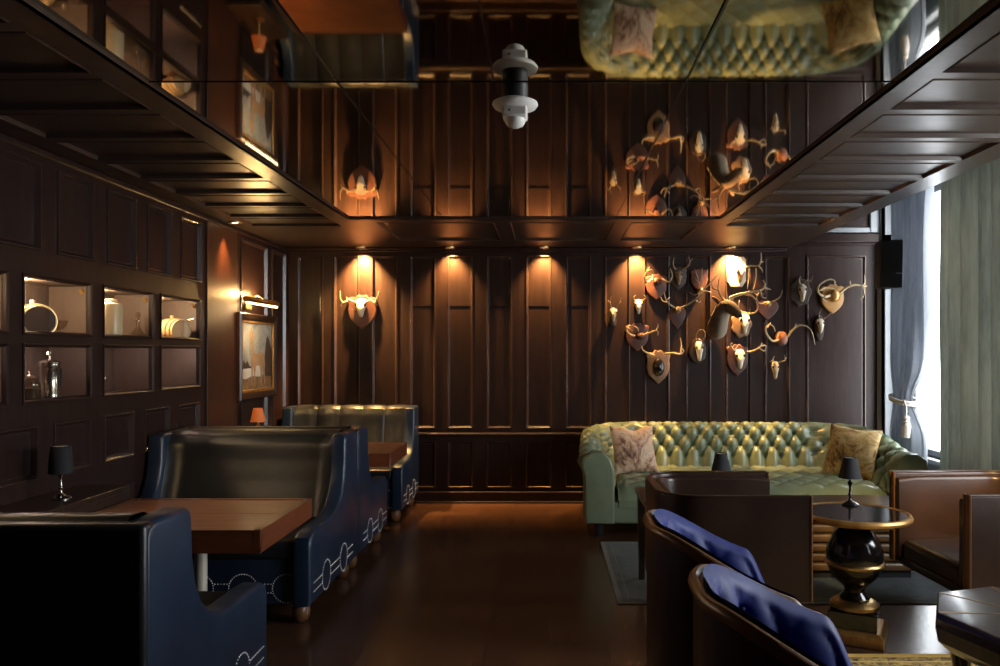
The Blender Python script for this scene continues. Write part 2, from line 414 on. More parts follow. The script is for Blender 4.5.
# transom above the lintel in the window bay, pale casing in the far right corner
mb = MB(); mb.box(XS-.1, 3.3, YB-.07, YB, 2.58, 2.67)
struct(mb.build('trim_3', WOOD, bevel=.01))
mb = MB()
mb.box(XS-.1, 3.3, YB-.05, YB, 2.68, 2.73); mb.box(XS-.1, 3.3, YB-.05, YB, 3.0, 3.06); mb.box(3.19, 3.30, YB-.06, YB, 2.68, 3.1)
struct(mb.build('trim_4', PALEP, bevel=.008))
mb = panelled(lambda u, v, h: (u, YB-.10-h, v), 3.28, XR, 0, ZH, [(3.31, XR-.03, .2, 2.5), (3.31, XR-.03, 2.65, 3.1)])
mb.box(3.28, XR, YB-.1, YB, 0, ZH)
struct(mb.build('trim_5', [PALEP, PALEP], weld=False, sharp=0))
struct(MB().box(wx(409), wx(592), YB+.008, YB+.016, 1.953, 1.960).build('trim_8', BLACK))
# left wall
left = lambda u, v, h: (XL+h, u, v)
ly = lambda px: 2000/(CX-px)
cabs = [(3.13, 3.697), (3.824, 4.376), (4.515, 5.063), (5.18, 5.75)]
holes = [(a, b, z0, z1) for a, b in cabs for z0, z1 in ((1.60, 1.875), (1.255, 1.53))]
pan = []
for k in range(-8, 5):
    a = 3.62+.455*k if k < 5 else 0
    a = 5.45-.458*(4-k)
    pan.append((a, a+.33, 2.01, 2.46)); pan.append((a-.03, a+.30, .855, 1.133)); pan.append((a-.03, a+.30, .16, .70))
for a, b in ((6.51, 7.14), (7.26, 7.64)):
    pan.append((a, b, .74, 2.46)); pan.append((a, b, .16, .66))
mb = panelled(left, YF, YB, 0, ZC+.05, pan, holes)
struct(mb.build('wall_left', [WOOD, MOULDW], weld=False, sharp=0))
struct(MB().box(XL, XL+.02, YF, YB-.03, 0, .115).build('baseboard_left', WOOD, bevel=.008))
struct(MB().box(XL, XL+.02, YF, YB-.1, 2.49, 2.53).build('trim_6', WOOD, bevel=.012))
struct(MB().box(XL, XL+.012, 5.86, 6.43, .12, 2.49).build('trim_7', REDW, bevel=.004))
# front and right walls
struct(MB().box(XL-.2, XR+.2, YF-.2, YF, 0, ZH).build('wall_front', WOOD))
mb = MB(); ys = [YF]
for a in sorted(WIN): ys += [a[0], a[1]]
ys.append(YB+.2)
for i in range(0, len(ys), 2): mb.box(XR, XR+.2, ys[i], ys[i+1], 0, ZH)
for a in WIN:
    mb.box(XR, XR+.2, a[0], a[1], 0, a[2]); mb.box(XR, XR+.2, a[0], a[1], a[3], ZH)
struct(mb.build('wall_right', PALEP))
for i, a in enumerate(WIN):
    wn = bpy.data.objects.new('window_%d' % (i+1), None); COL.objects.link(wn); struct(wn)
    m_ = MB(); y0, y1, z0, z1 = a; zm = z0+.62*(z1-z0)
    for q in ((y0, y0+.06, z0, z1), (y1-.06, y1, z0, z1), (y0, y1, z0, z0+.06), (y0, y1, z1-.06, z1), ((y0+y1)/2-.025, (y0+y1)/2+.025, z0, z1)):
        m_.box(XR+.04, XR+.10, *q)
    m_.build('window_frame', PALEP, wn, bevel=.006)
    MB().box(XR+.066, XR+.072, y0+.03, y1-.03, z0+.03, z1-.03).build('pane', GLASS, wn)
    MB().box(XR-.07, XR+.12, y0-.05, y1+.05, z0-.04, z0).build('window_sill', PALEP, wn, bevel=.006)
# ceiling: wooden border, mirror panes, raised bay above the curtains
down = lambda u, v, h: (u, v, ZC-h)
MX0, MX1, MY = -1.535, 1.335, 6.03
P2 = [(0, 0), (.006, .004), (.014, -.016), (.020, -.016)]
pan = []
for k in range(-9, 9):
    y0 = 2.50+.435*k
    if y0+.37 > YB-.1 or y0 < YF+.1: continue
    pan.append((XL+.16, MX0-.14, y0, y0+.365)); pan.append((MX1+.12, XS-.14, y0, y0+.365))
pan += [(-1.36, -.42, MY+.16, YB-.55), (-.30, .55, MY+.16, YB-.55), (.67, 1.25, MY+.16, YB-.55)]
mb = panelled(down, XL, XS, YF, YB, [p for p in pan if not (p[0] > -1.5 and p[1] < 1.3)]+[p for p in pan if p[0] > -1.5 and p[1] < 1.3], [(MX0, MX1, -.9, MY)], prof=P2)
mb.box(XS, XS+.03, YF, YB, ZC-.0, ZH)                          # edge of the soffit towards the window bay
for q in ((MX0-.02, MX0, -.9, MY), (MX1, MX1+.02, -.9, MY)): mb.box(q[0], q[1], q[2], q[3], ZC, ZC+.05)
mb.box(MX0, MX1, MY, MY+.02, ZC, ZC+.05); mb.box(MX0, MX1, -.92, -.9, ZC, ZC+.05)
mb.box(XL, XR, YF, YB, ZH, ZH+.1)
ceil = struct(mb.build('ceiling', [CEILW, CEILW], weld=False, sharp=0))
xs = [MX0, -.81, -.205, .535, MX1]; ysm = [-.9, .02, 3.0, MY]
for i in range(4):
    for j in range(3):
        tilt = .0077 if j == 1 else 0                   # the middle panes hang a touch out of level
        q = [(xs[i]+.002, ysm[j]+.002), (xs[i+1]-.002, ysm[j]+.002), (xs[i+1]-.002, ysm[j+1]-.002), (xs[i]+.002, ysm[j+1]-.002)]
        MB().prism(q, lambda u, v, h: (u, v, ZC+h+(3.0-v)*tilt), .012, .018, smooth=False).build('mirror_pane', MIRROR, ceil)
MB().box(MX0, MX1, -.9, MY, ZC+.046, ZC+.06).build('backing_board', MATB, ceil)
m_ = MB()
for x in xs[1:-1]: m_.box(x-.004, x+.004, -.9, MY, ZC+.009, ZC+.012)
m_.box(MX0, MX1, 3.0-.003, 3.0+.003, ZC+.009, ZC+.012)
m_.build('mirror_joint', BLACK, ceil)

# ------------------------------------------------------------------ downlights
dl = None
def downlight(loc, label):
    global dl
    if dl is None:
        dl = thing('downlight', label, 'ceiling light', loc, group='recessed downlights')
        MB().lathe([(.030, -.002), (.034, -.012), (.048, -.012), (.050, -.004), (.050, 0)], 24).build('trim_ring', BRASS, dl)
        MB().lathe([(.0, -.006), (.029, -.006), (.029, 0), (0, 0)], 20).build('bulb', GLOWW, dl)
        return dl
    return dup(dl, loc, label=label)
NAMES = ['recessed downlight above the lone antlers on the left of the back wall', 'second recessed downlight from the left along the back wall',
         'middle recessed downlight along the back wall', 'recessed downlight above the left half of the antler wall', 'recessed downlight above the cream board trophy']
for i, px in enumerate((361, 450, 544, 637, 731)):
    x = (px-CX)/F*7.63
    downlight((x, 7.63, ZC), NAMES[i])
    spot('downlight_beam', (x, 7.63, ZC-.015), (x+.005, 7.63+.34, 1.53), (1000, 250, 250, 420, 680)[i], 94, 1.0, (1, .54, .17))
downlight((-2.47, 6.16, ZC), 'recessed downlight in the left ceiling border above the picture')
spot('downlight_beam', (-2.47, 6.16, ZC-.015), (-2.56, 6.14, 1.2), 110, 64, 1.0, (1, .46, .14))
downlight((-2.0, 1.9, ZC), 'recessed downlight in the left border over the nearest booth')
spot('downlight_beam', (-2.0, 1.9, ZC-.03), (-2.15, 5.1, 1.05), 60, 26, 1.0, (1, .66, .28))
downlight((2.15, 1.9, ZC), 'recessed downlight in the right border over the armchairs')
spot('downlight_beam', (2.15, 1.9, ZC-.03), (2.35, 4.42, .80), 900, 24, 1.0, (1, .68, .28))

# ------------------------------------------------------------------ booths
BW = 1.27                                              # aisle side at x = 0, wall side at x = -BW
WING = [(0, .115), (0, .93), (.012, .955), (.04, .972), (.240, .972), (.266, .957), (.275, .92), (.281, .80), (.302, .70), (.345, .615), (.41, .555), (.49, .525), (.58, .515), (.78, .515), (.86, .508), (.90, .485), (.915, .44), (.915, .115)]
def wing_mb(x0, x1):
    return MB().rprism(WING, lambda u, v, h: (h, u, v), x0, x1, .020)
def booth(label, loc, facing, L=.915, channels=0, nails_front=True, group='leather booths along the left wall'):
    s = 1 if facing > 0 else -1
    k = L/.915
    t = thing('booth', label, 'booth seat', loc, group=group)
    def flip(mb):
        mb.v = [(x, s*k*y, z) for x, y, z in mb.v]; return mb
    flip(MB().box(-BW+.003, -.003, -.012, .055, .115, .972)).build('back_panel', NAVYSH, t, bevel=.016, seg=3)  # spans the wing backs too, carrying the painted shade across the rear
    # inner back: a padded slope with a rolled top, optionally in upright channels
    def inner(u, v):
        x = -BW+.085+u*(BW-.17)
        prof = [(.32, .42), (.29, .50), (.235, .66), (.200, .80), (.185, .90), (.160, .955), (.115, .982), (.06, .985), (.03, .965)]
        q = v*(len(prof)-1); i = min(int(q), len(prof)-2); f = q-i
        a = prof[max(i-1, 0)]; b = prof[i]; c = prof[i+1]; d = prof[min(i+2, len(prof)-1)]
        y, z = [.5*((2*b[n])+(c[n]-a[n])*f+(2*a[n]-5*b[n]+4*c[n]-d[n])*f*f+(d[n]-a[n]-3*b[n]+c[n]*3)*f**3) if 0 else b[n]+(c[n]-b[n])*sstep(0, 1, f)*.35+(c[n]-b[n])*f*.65 for n in (0, 1)]
        if channels:
            c_ = abs(math.sin(PI*u*channels))**.45
            y += .022*(c_-1)*sstep(1.0, .8, v); z += .014*(c_-1)
        e = min(u, 1-u)*(BW-.17)
        y += .05*max(0, 1-e/.12)**2*sstep(.95, .3, v)          # curls forward into the wings
        y += .004*noise.noise(Vector((x*3, v*3, loc[1])))
        return (x, y, z)
    mb = MB().grid(90, 34, inner)
    flip(mb).build('backrest', NAVYSH, t)
    flip(MB().box(-BW+.09, -.09, .30, .90, .36, .465)).build('seat_cushion', NAVYSH, t, bevel=.035, seg=4)
    flip(MB().box(-BW+.09, -.06, .08, .885, .115, .37)).build('seat_base', NAVY, t, bevel=.012)
    flip(wing_mb(-.10, 0)).build('wing_side', NAVY, t)
    flip(wing_mb(-BW, -BW+.10)).build('wing_side', NAVY, t)
    # nail heads: circles joined by double lines, on the front rail and on the aisle side
    nm = MB()
    def nail(p): nm.ball(p, .0042, 6)
    def trimline(fn, cs, ends, r=.078, kk=1.0):
        for c in cs:
            for i in range(34):
                a = 2*PI*i/34; nail(fn(c+r/kk*math.cos(a), .205+r*math.sin(a)))
        pts = [ends[0]]+sum([[c-r/kk, c+r/kk] for c in cs], [])+[ends[1]]
        for i in range(0, len(pts), 2):
            n = int(abs(pts[i+1]-pts[i])/.0145)
            for j in range(n):
                q = pts[i]+(pts[i+1]-pts[i])*(j+.5)/n
                for dz in (-.024, .024): nail(fn(q, .205+dz))
    trimline(lambda u, v: (u, .886, v), [-BW+.17+.24*i for i in range(5)], (-BW+.1, -.06))
    trimline(lambda u, v: (.001, u, v), [.32, .65], (.12, .87), .085, k)
    flip(nm).build('nailhead_trim', NAIL, t, kind='stuff')
    for fx in (-.085, -BW+.085):
        for fy in (.09, .82):
            flip(MB().lathe([(.022, 0), (.036, .008), (.046, .03), (.05, .055), (.046, .085), (.034, .10), (.04, .115)], 20, (fx, fy, 0))).build('bun_foot', FEETW, t)
    return t
XB = -1.285
booth('dark blue leather booth nearest the camera, seen from behind at lower left', (-1.225, 2.385, 0), 1, 1.03)
booth('blue leather booth facing the camera across the near table', (XB, 5.285, 0), -1, 1.06)
booth('blue leather booth backing onto the near one, facing the far table', (XB, 5.312, 0), 1, .96)
booth('lit blue leather booth with channelled back against the back wall', (XB+.02, 7.69, 0), -1, .87, 5)

# booth tables
def booth_table(loc, label, far):
    t = thing('booth_table', label, 'table', loc, group='booth tables')
    MB().box(-.98, 0, -.375, .375, .645, .70).build('tabletop', TABW, t, bevel=.004)
    m = MB()
    for q in ((-.98, .004, -.380, -.345), (-.98, .004, .345, .380), (-.03, .004, -.38, .38)): m.box(q[0], q[1], q[2], q[3], .60, .704)
    m.box(-.98, -.04, -.003, .003, .69, .7006)
    m.build('edge_band', TABE, t, bevel=.004)
    MB().lathe([(.03, .0), (.03, .62)], 20, (-.43, 0, .02)).build('post', PALEM, t)
    MB().box(-.62, -.24, -.04, .04, 0, .03).box(-.47, -.39, -.24, .24, 0, .028).build('foot', MATB, t, bevel=.01)
    return t
booth_table((-1.285, 3.855, 0), 'mahogany booth table in front between the two nearest booths', 0)
booth_table((-1.235, 6.47, 0), 'far booth table glowing under the downlight by the back wall', 1)
# ledges along the wall that carry the lamps
def ledge(y0, y1, label):
    t = thing('wall_ledge', label, 'ledge', (XL+.002, (y0+y1)/2, 0), group='wall ledges')
    h = (y1-y0)/2
    MB().box(0, .29, -h, h, .745, .775).build('ledge_top', DTAB, t, bevel=.004)
    MB().box(.25, .29, -h, h, .70, .745).build('ledge_apron', DTAB, t, bevel=.003)
    for y in (-h+.1, h-.1): MB().prism([(0, .56), (0, .745), (.22, .745), (.20, .70), (.05, .60)], lambda u, v, w_: (u, w_, v), y-.02, y+.02, smooth=False).build('bracket', DTAB, t)
ledge(3.44, 4.25, 'dark wooden ledge on the left wall at the near booth table')
ledge(6.16, 6.82, 'dark wooden ledge on the left wall at the far booth table')

# small table lamps
def table_lamp(loc, label, shade, rz=0, stem=None, flare=True):
    t = thing('table_lamp', label, 'lamp', loc, rz, 'small table lamps')
    MB().lathe([(.045, 0), (.046, .006), (.034, .012), (.014, .022), (.008, .03), (.007, .05), (.012, .058), (.007, .066), (.006, .10), (.011, .112), (.015, .122), (.008, .132), (.008, .15)], 24).build('stem', stem or BRASS, t)
    a, b, c = (.062, .036, .150) if flare else (.056, .046, .128)
    m = MB().lathe([(a, c), (b, .262), (b-.004, .262), (a-.004, c), (a, c)], 28)
    m.build('lamp_shade', shade, t)
    MB().ball((0, 0, .19), (.016, .016, .026), 12).build('bulb', GLOWW if shade is AMBER else WHITE, t)
    MB().lathe([(.0, .254), (b-.005, .254), (b-.005, .258), (0, .258)], 20).build('shade_cap', PALEM, t)
    return t
table_lamp((-2.40, 3.84, .775), 'black shaded lamp on the left wall ledge by the near table', SHADE, stem=STEEL, flare=False)
table_lamp((-2.385, 6.42, .775), 'amber shaded lamp on the far wall ledge under the picture', AMBER)
point('lamp_bulb_light', (-2.385, 6.42, .98), .8, (1, .5, .2), .015)

# ------------------------------------------------------------------ picture and its lamp
py0, py1, pz0, pz1 = 6.40, 7.28, 1.095, 1.83
t = thing('framed_picture', 'dark framed painting of a pale long-legged animal on the left wall', 'picture', (XL+.012, (py0+py1)/2, (pz0+pz1)/2))
W2, H2 = (py1-py0)/2, (pz1-pz0)/2
fr = [(0, 0), (0, .03), (.012, .042), (.04, .034), (.055, .026), (.07, .020), (.07, .004)]
m = MB(); rings = []
for d, h in fr: rings.append([(h, -W2+d, -H2+d), (h, W2-d, -H2+d), (h, W2-d, H2-d), (h, -W2+d, H2-d)])
for a, b in zip(rings, rings[1:]): m.add(a+b, [(k, (k+1) % 4, 4+(k+1) % 4, 4+k) for k in range(4)], 0, False)
m.build('frame', DTAB, t, sharp=0)
m = MB(); d = .062
for q in ((-W2+d, W2-d, -H2+d, -H2+d+.022), (-W2+d, W2-d, H2-d-.022, H2-d), (-W2+d, -W2+d+.022, -H2+d, H2-d), (W2-d-.022, W2-d, -H2+d, H2-d)): m.box(.012, .026, *q)
m.build('gilt_slip', GILT, t, bevel=.005)
m = MB(); cw, ch = W2-.07, H2-.07
lay = [.006]
def flat(poly, mi):
    lay[0] += .0006
    m.add([(lay[0], u*cw, v*ch) for u, v in poly], [tuple(range(len(poly)))], mi, False)
flat([(-1, -1), (1, -1), (1, 1), (-1, 1)], 0)
flat([(-1, -1), (1, -1), (1, -.42), (.6, -.5), (.2, -.62), (-.3, -.58), (-.7, -.66), (-1, -.6)], 1)
flat([(-1, -.30), (-.4, -.26), (.3, -.30), (.3, -.6), (-.3, -.57), (-.7, -.65), (-1, -.6)], 4)
flat([(-1, -.30), (-.8, -.1), (-.72, -.2), (-.6, -.12), (-.45, -.28), (-.3, -.27), (-.3, -.34), (-1, -.36)], 3)
flat([(.52, -.6), (.48, -.1), (.56, .3), (.62, .55), (.72, .62), (.80, .5), (.92, .3), (1, .2), (1, -.62)], 3)
flat([(-.50, .62), (-.42, .72), (-.36, .86), (-.31, .74), (-.25, .68), (-.22, .56), (-.22, .1), (-.08, .06), (.18, .13), (.36, .10), (.48, -.02), (.52, -.24), (.50, -.5), (.54, -.86), (.46, -.86), (.42, -.5), (.34, -.3),
      (.30, -.55), (.33, -.88), (.25, -.88), (.22, -.5), (.16, -.24), (-.06, -.28), (-.12, -.5), (-.10, -.90), (-.18, -.90), (-.20, -.5), (-.24, -.28), (-.29, -.5), (-.30, -.84), (-.37, -.84), (-.36, -.45), (-.38, -.05), (-.38, .45), (-.46, .52)], 2)
m.build('canvas', [PT_SKY, PT_GRD, PT_TAN, PT_DRK, PT_LAKE], t, sharp=0, weld=False)
t = thing('picture_light', 'brass picture light glowing above the framed painting', 'lamp', (XL+.012, 6.64, 1.93))
MB().lathe([(.022, -.37), (.025, -.36), (.025, .36), (.022, .37)], 20, M=Matrix.Translation((.13, 0, .0)) @ Matrix.Rotation(R(90), 4, 'X')).build('hood', BRASS, t)
MB().tube([(.02, 0, -.03), (.05, 0, .03), (.09, 0, .05), (.13, 0, .02)], .008, 10).build('arm', BRASS, t)
MB().box(0, .02, -.06, .06, -.07, .03).build('wall_plate', BRASS, t, bevel=.006)
MB().box(.120, .140, -.35, .35, -.035, -.024).build('tube_lamp', GLOWC, t, bevel=.004)
d = bpy.data.lights.new('picture_light_beam', 'AREA'); d.shape = 'RECTANGLE'; d.size = .68; d.size_y = .03; d.energy = 6; d.color = (1, .66, .30)
o = bpy.data.objects.new('picture_light_beam', d); COL.objects.link(o); o.location = (XL+.135, 6.64, 1.885)
o.rotation_euler = Vector((-.35, 0, -1)).to_track_quat('-Z', 'X').to_euler()
for yy in (6.60, 6.84): point('picture_light_up', (XL+.075, yy, 2.0), 7, (1, .60, .22), .015)

# ------------------------------------------------------------------ display cabinets in the left wall
CNAMES = ['display cabinet at the left edge of the photo, mostly cut off', 'lit display cabinet with the dark-ended keg and the coffee press', 'lit display cabinet with the tall bottle and decanter', 'lit display cabinet with the pale keg, nearest the picture']
DEP = .30
for ci, (a, b) in enumerate(cabs):
    t = thing('display_cabinet', CNAMES[ci], 'cabinet', (XL, (a+b)/2, 1.25), group='display cabinets in the left wall')
    h = (b-a)/2
    z0, zs0, zs1, z1 = -.01, .285, .34, .64
    m = MB(); e = .02
    g_ = .11 if ci < 3 else .02                            # the bays run on behind the stiles
    m.box(-DEP-.02, -DEP, -h-e, h+g_, z0-.02, z1+.02)
    m.box(-DEP, -.012, -h-e, -h-.0, z0, z1); m.box(-DEP, -.012, h+g_-.004, h+g_, z0, z1)
    m.box(-DEP, -.012, -h, h+g_, z0-.02, z0+.004); m.box(-DEP, -.012, -h, h+g_, z1-.014, z1+.02)
    for k in range(1, 6):
        y = -h+2*h*k/6; m.box(-DEP, -DEP+.004, y-.004, y+.004, z0, z1)
    m.build('interior', CABIN, t, sharp=0)
    MB().box(-DEP, -.012, -h, h+g_-.005, zs0-.0, zs0+.018).build('shelf', CABIN, t)
    for q0, q1 in ((.35, .625), (.005, .28)):
        m = MB(); rings = []
        for d, hh in ((-.016, .0), (-.014, .007), (-.007, .008), (0, .001), (.003, -.012), (.006, -.02)):
            rings.append([(hh, -h+d, q0+d), (hh, h-d, q0+d), (hh, h-d, q1-d), (hh, -h+d, q1-d)])
        for A, B in zip(rings, rings[1:]): m.add(A+B, [(k, (k+1) % 4, 4+(k+1) % 4, 4+k) for k in range(4)], 0, False)
        dr = m.build('door', WOOD, t, sharp=0)
        MB().box(-.022, -.018, -h, h, q0, q1).build('pane', GLASS, dr)
    MB().lathe([(.0, 0), (.026, 0), (.028, .008), (.0, .008)], 20, (-DEP*.5, -.5*h, z1-.024)).build('puck_light', GLOWW, t)
    MB().prism([(0, 0), (.026, 0), (.017, .007), (.008, .017), (0, .026)], lambda u, v, w_: (w_, h-.005-u, .60-v), -.05, -.03).build('corner_bracket', GILT, t)
    point('cabinet_light', (XL-DEP*.45, (a+b)/2-.35*h, 1.25+z1-.05), (11, 13, 13, 13)[ci], (1, .74, .44), .02)
    point('cabinet_light', (XL-DEP*.5, (a+b)/2, 1.25+.262), (2.6, 2.4, 2.4, 2.4)[ci], (1, .74, .62), .02)
# what stands in them
def keg(loc, rz, label, face, r=.085, L=.20):
    t = thing('keg', label, 'barrel', loc, rz, 'small kegs in the display cabinets')
    zc = r*1.12+.012
    M = Matrix.Translation((0, 0, zc)) @ Matrix.Rotation(R(90), 4, 'Y')
    prof = [(0, -L/2+.008), (r*.86, -L/2+.008), (r*.88, -L/2), (r*.94, -L/2), (r*1.04, -L*.28), (r*1.08, 0), (r*1.04, L*.28), (r*.94, L/2), (r*.88, L/2), (r*.86, L/2-.008), (0, L/2-.008)]
    MB().lathe(prof, 32, M=M).build('staves', BARREL, t)
    for q, rr in ((-.40, .985), (-.22, 1.055), (.22, 1.055), (.40, .985)):
        MB().lathe([(r*rr+.001, q*L-.006), (r*rr+.004, q*L-.006), (r*rr+.004, q*L+.006), (r*rr+.001, q*L+.006)], 32, M=M).build('hoop', BRASS, t)
    MB().lathe([(0, L/2-.006), (r*.85, L/2-.006), (r*.85, L/2-.004), (0, L/2-.004)], 32, M=M).build('keg_head', face, t)
    MB().lathe([(.012, 0), (.014, .02), (.0, .024)], 14, (0, 0, zc+r*1.06)).build('bung', BARREL, t)
    for x in (-.05, .05): MB().prism([(-.06, 0), (.06, 0), (.07, .045), (.03, .02), (-.03, .02), (-.07, .045)], lambda u, v, w_: (w_, u, v), x-.01, x+.01, smooth=False).build('cradle', FEETW, t)
zt, zb = 1.25+.303, 1.25-.005
keg((XL-.125, 4.075, zt), R(-38), 'keg with a dark round end in the upper cabinet on the left', COFFEE)
keg((XL-.125, 5.59, zt), R(-30), 'keg with a pale round end in the cabinet nearest the picture', BARREL, .08, .22)
t = thing('coupe_glass', 'small cocktail glass beside the dark-ended keg', 'glass', (XL-.085, 4.235, zt))
MB().lathe([(.03, 0), (.03, .003), (.004, .007), (.004, .06), (.012, .066), (.034, .088), (.044, .118), (.042, .118), (.030, .090), (.0, .070)], 24).build('bowl', VESSEL, t)
t = thing('glazed_bottle', 'tall cream glazed bottle lit in the middle cabinet', 'bottle', (XL-.085, 4.74, zt))
MB().lathe([(0, 0), (.060, 0), (.063, .01), (.063, .225), (.057, .240), (.036, .248), (.030, .252)], 28).build('body', CERAM, t)
MB().lathe([(.032, .252), (.032, .268), (.012, .272), (0, .272)], 24).build('stopper', CERAM, t)
t = thing('decanter', 'glass decanter with a stopper beside the tall bottle', 'decanter', (XL-.09, 5.06, zt))
MB().lathe([(0, .004), (.05, .004), (.062, .02), (.058, .05), (.03, .085), (.014, .11), (.013, .15), (.020, .158), (.017, .158), (.010, .148), (.010, .11), (.026, .084), (.052, .048), (.056, .02), (0, .010)], 28).build('vessel', VESSEL, t)
MB().lathe([(.009, .15), (.009, .165), (.02, .185), (.012, .205), (0, .208)], 20).build('stopper', VESSEL, t)
t = thing('coffee_press', 'polished steel coffee press in the lower left cabinet', 'coffee press', (XL-.09, 4.16, zb))
MB().lathe([(0, 0), (.048, 0), (.05, .006), (.05, .035), (.047, .04), (.047, .165), (.05, .17), (.05, .19), (0, .19)], 28).build('body', STEEL, t)
MB().lathe([(.052, .19), (.053, .20), (.03, .212), (.006, .216), (.005, .235), (.014, .245), (.012, .256), (0, .26)], 24).build('lid', STEEL, t)
MB().tube(smooth_path([(0, .05, .165), (0, .095, .16), (0, .10, .10), (0, .085, .05), (0, .05, .04)], 5), .007, 8).build('handle', MATB, t)
t = thing('glass_jar', 'squat glass jar of dark grounds beside the coffee press', 'jar', (XL-.09, 3.99, zb))
MB().lathe([(0, 0), (.055, 0), (.06, .01), (.06, .09), (.045, .105), (.042, .115), (.040, .115), (.040, .104), (.055, .088), (.055, .008), (0, .006)], 28).build('jar_body', VESSEL, t)
MB().lathe([(0, .008), (.053, .008), (.053, .07), (0, .072)], 24).build('grounds', COFFEE, t)
MB().lathe([(.046, .115), (.048, .122), (.03, .135), (.008, .14), (.012, .152), (0, .156)], 24).build('lid', VESSEL, t)
for k, (y, lab) in enumerate(((4.60, 'small stemmed glass on the lower shelf of the middle cabinet, at its left'), (4.72, 'small stemmed glass on the lower shelf of the middle cabinet, at its centre'), (5.27, 'small stemmed glass in the lower cabinet nearest the picture'))):
    t = thing('liqueur_glass', lab, 'glass', (XL-.12, y, zb), group='small glasses on the lower shelves')
    MB().lathe([(.026, 0), (.026, .003), (.004, .006), (.004, .045), (.012, .052), (.02, .075), (.019, .10), (.017, .10), (.017, .075), (0, .055)], 20).build('bowl', VESSEL, t)

# ------------------------------------------------------------------ ceiling sensor
t = thing('ceiling_sensor', 'white dome sensor on a black neck hanging from the mirrored ceiling', 'sensor', (-.125, 3.05, ZC+.012))
MB().lathe([(.050, -.062), (.050, 0)], 28).build('neck', MATB, t)
MB().lathe([(.0, -.058), (.07, -.058), (.088, -.066), (.09, -.074), (.082, -.085), (.06, -.092), (0, -.094)], 36).build('collar', WHITE, t)
MB().box(-.048, .048, -.05, .04, -.13, -.088).build('housing', WHITE, t, bevel=.008)
MB().lathe([(.042, -.125), (.040, -.142), (.032, -.155), (.016, -.163), (0, -.165)], 24).build('dome', WHITE, t)
MB().ball((-.02, -.050, -.108), .005, 10).build('indicator', MATB, t)

# ------------------------------------------------------------------ sofa
SW = 2.80                                              # overall width at the front
t = sofa = thing('chesterfield_sofa', 'long green leather tufted chesterfield sofa against the back wall', 'sofa', (1.655, 6.33, 0), R(-2))
def u_path(w, d, r, step=.02, splay=0.):
    """from the front end of one arm round the back to the other; local x right, y back; returns (x, y, nx, ny, s)"""
    pts = []
    n = int((d-r)/step)
    for i in range(n): pts.append((-w/2-splay*(1-i/n), i/n*(d-r)))
    for i in range(13):
        a = PI-i/12*PI/2; pts.append((-w/2+r+r*math.cos(a), d-r+r*math.sin(a)))
    half = [p for p in pts]
    m_ = int((w-2*r)/step)
    for i in range(1, m_): pts.append((-w/2+r+(w-2*r)*i/m_, d))
    pts += [(-x, y) for x, y in half[::-1]]
    out = []; s = 0
    for i, p in enumerate(pts):
        a = Vector(pts[max(i-1, 0)]); b = Vector(pts[min(i+1, len(pts)-1)]); tg = (b-a).normalized()
        if i: s += (Vector(p)-Vector(pts[i-1])).length
        out.append((p[0], p[1], -tg.y, tg.x, s))
    return out
path = u_path(SW-.66, 1.0, .30, .0125, .03)     # inner line at the seat
# local y: 0 at the arm fronts ... back wall side at about .95
PROF = [(0, .36), (.015, .44), (.055, .54), (.095, .63), (.125, .70), (.150, .762), (.190, .808), (.240, .825), (.288, .805), (.312, .76), (.305, .71), (.275, .66), (.262, .55), (.262, .40), (.262, .14)]
pl = [0]
for a, b in zip(PROF, PROF[1:]): pl.append(pl[-1]+math.hypot(b[0]-a[0], b[1]-a[1]))
def prof_at(v):
    for i in range(len(PROF)-1):
        if v <= pl[i+1] or i == len(PROF)-2:
            f = (v-pl[i])/(pl[i+1]-pl[i]); a, b = PROF[i], PROF[i+1]
            return (a[0]+(b[0]-a[0])*f, a[1]+(b[1]-a[1])*f, i+f)
DU, HV = .150, .215
TL = path[-1][4]
def arm_drop(s):
    q = min(s, TL-s)
    return .17*(1-sstep(0.0, 1.0, q))
NV = 110
def sofa_pt(i, j):
    x, y, nx, ny, s = path[i]
    if j < NV-8: v = pl[10]*j/(NV-9)
    else: v = pl[10]+(pl[-1]-pl[10])*(j-(NV-9))/8
    n, z, k = prof_at(v)
    if j < NV-8:                                        # soften the profile polyline
        n2, z2, _ = prof_at(max(0, v-.025)); n3, z3, _ = prof_at(min(pl[-1], v+.025)); n = (n+n2+n3)/3; z = (z+z2+z3)/3
        n4, z4, _ = prof_at(max(0, v-.02)); n5, z5, _ = prof_at(min(pl[-1], v+.02))
        tx, tz = n5-n4, z5-z4; L = math.hypot(tx, tz) or 1; mx_, mz_ = -tz/L, tx/L   # outward of the padding (towards the sitter)
        sm = s-TL/2
        vq = max(v, .1825)                                # upright pleats under the lowest row of buttons
        a = sm/DU+(vq-.075)/HV; b = sm/DU-(vq-.075)/HV
        puff = (abs(math.sin(PI*a))*abs(math.sin(PI*b)))**.52
        env = sstep(.62, .57, v)*sstep(0, .05, min(s, TL-s))*sstep(0, .06, v)
        amp = (.056-.026*sstep(.40, .54, v))*env
        if v > .11:                                     # deep dimples at the buttons
            dd = min(math.hypot(sm-DU*(A+B)/2, v-.075-HV*(A-B)/2) for A in (math.floor(a), math.ceil(a)) for B in (math.floor(b), math.ceil(b)))
            puff -= .55*math.exp(-(dd/.020)**2)
        n += mx_*amp*(puff-.6); z += mz_*amp*(puff-.6)
    dr = arm_drop(s); f = max(0, (z-.36)/.47)
    z -= dr*f*1.0
    return (x+nx*n, y+ny*n, z)
m = MB(); NU = len(path)
m.add([sofa_pt(i, j) for i in range(NU) for j in range(NV)], [(i*NV+j, (i+1)*NV+j, (i+1)*NV+j+1, i*NV+j+1) for i in range(NU-1) for j in range(NV-1)])
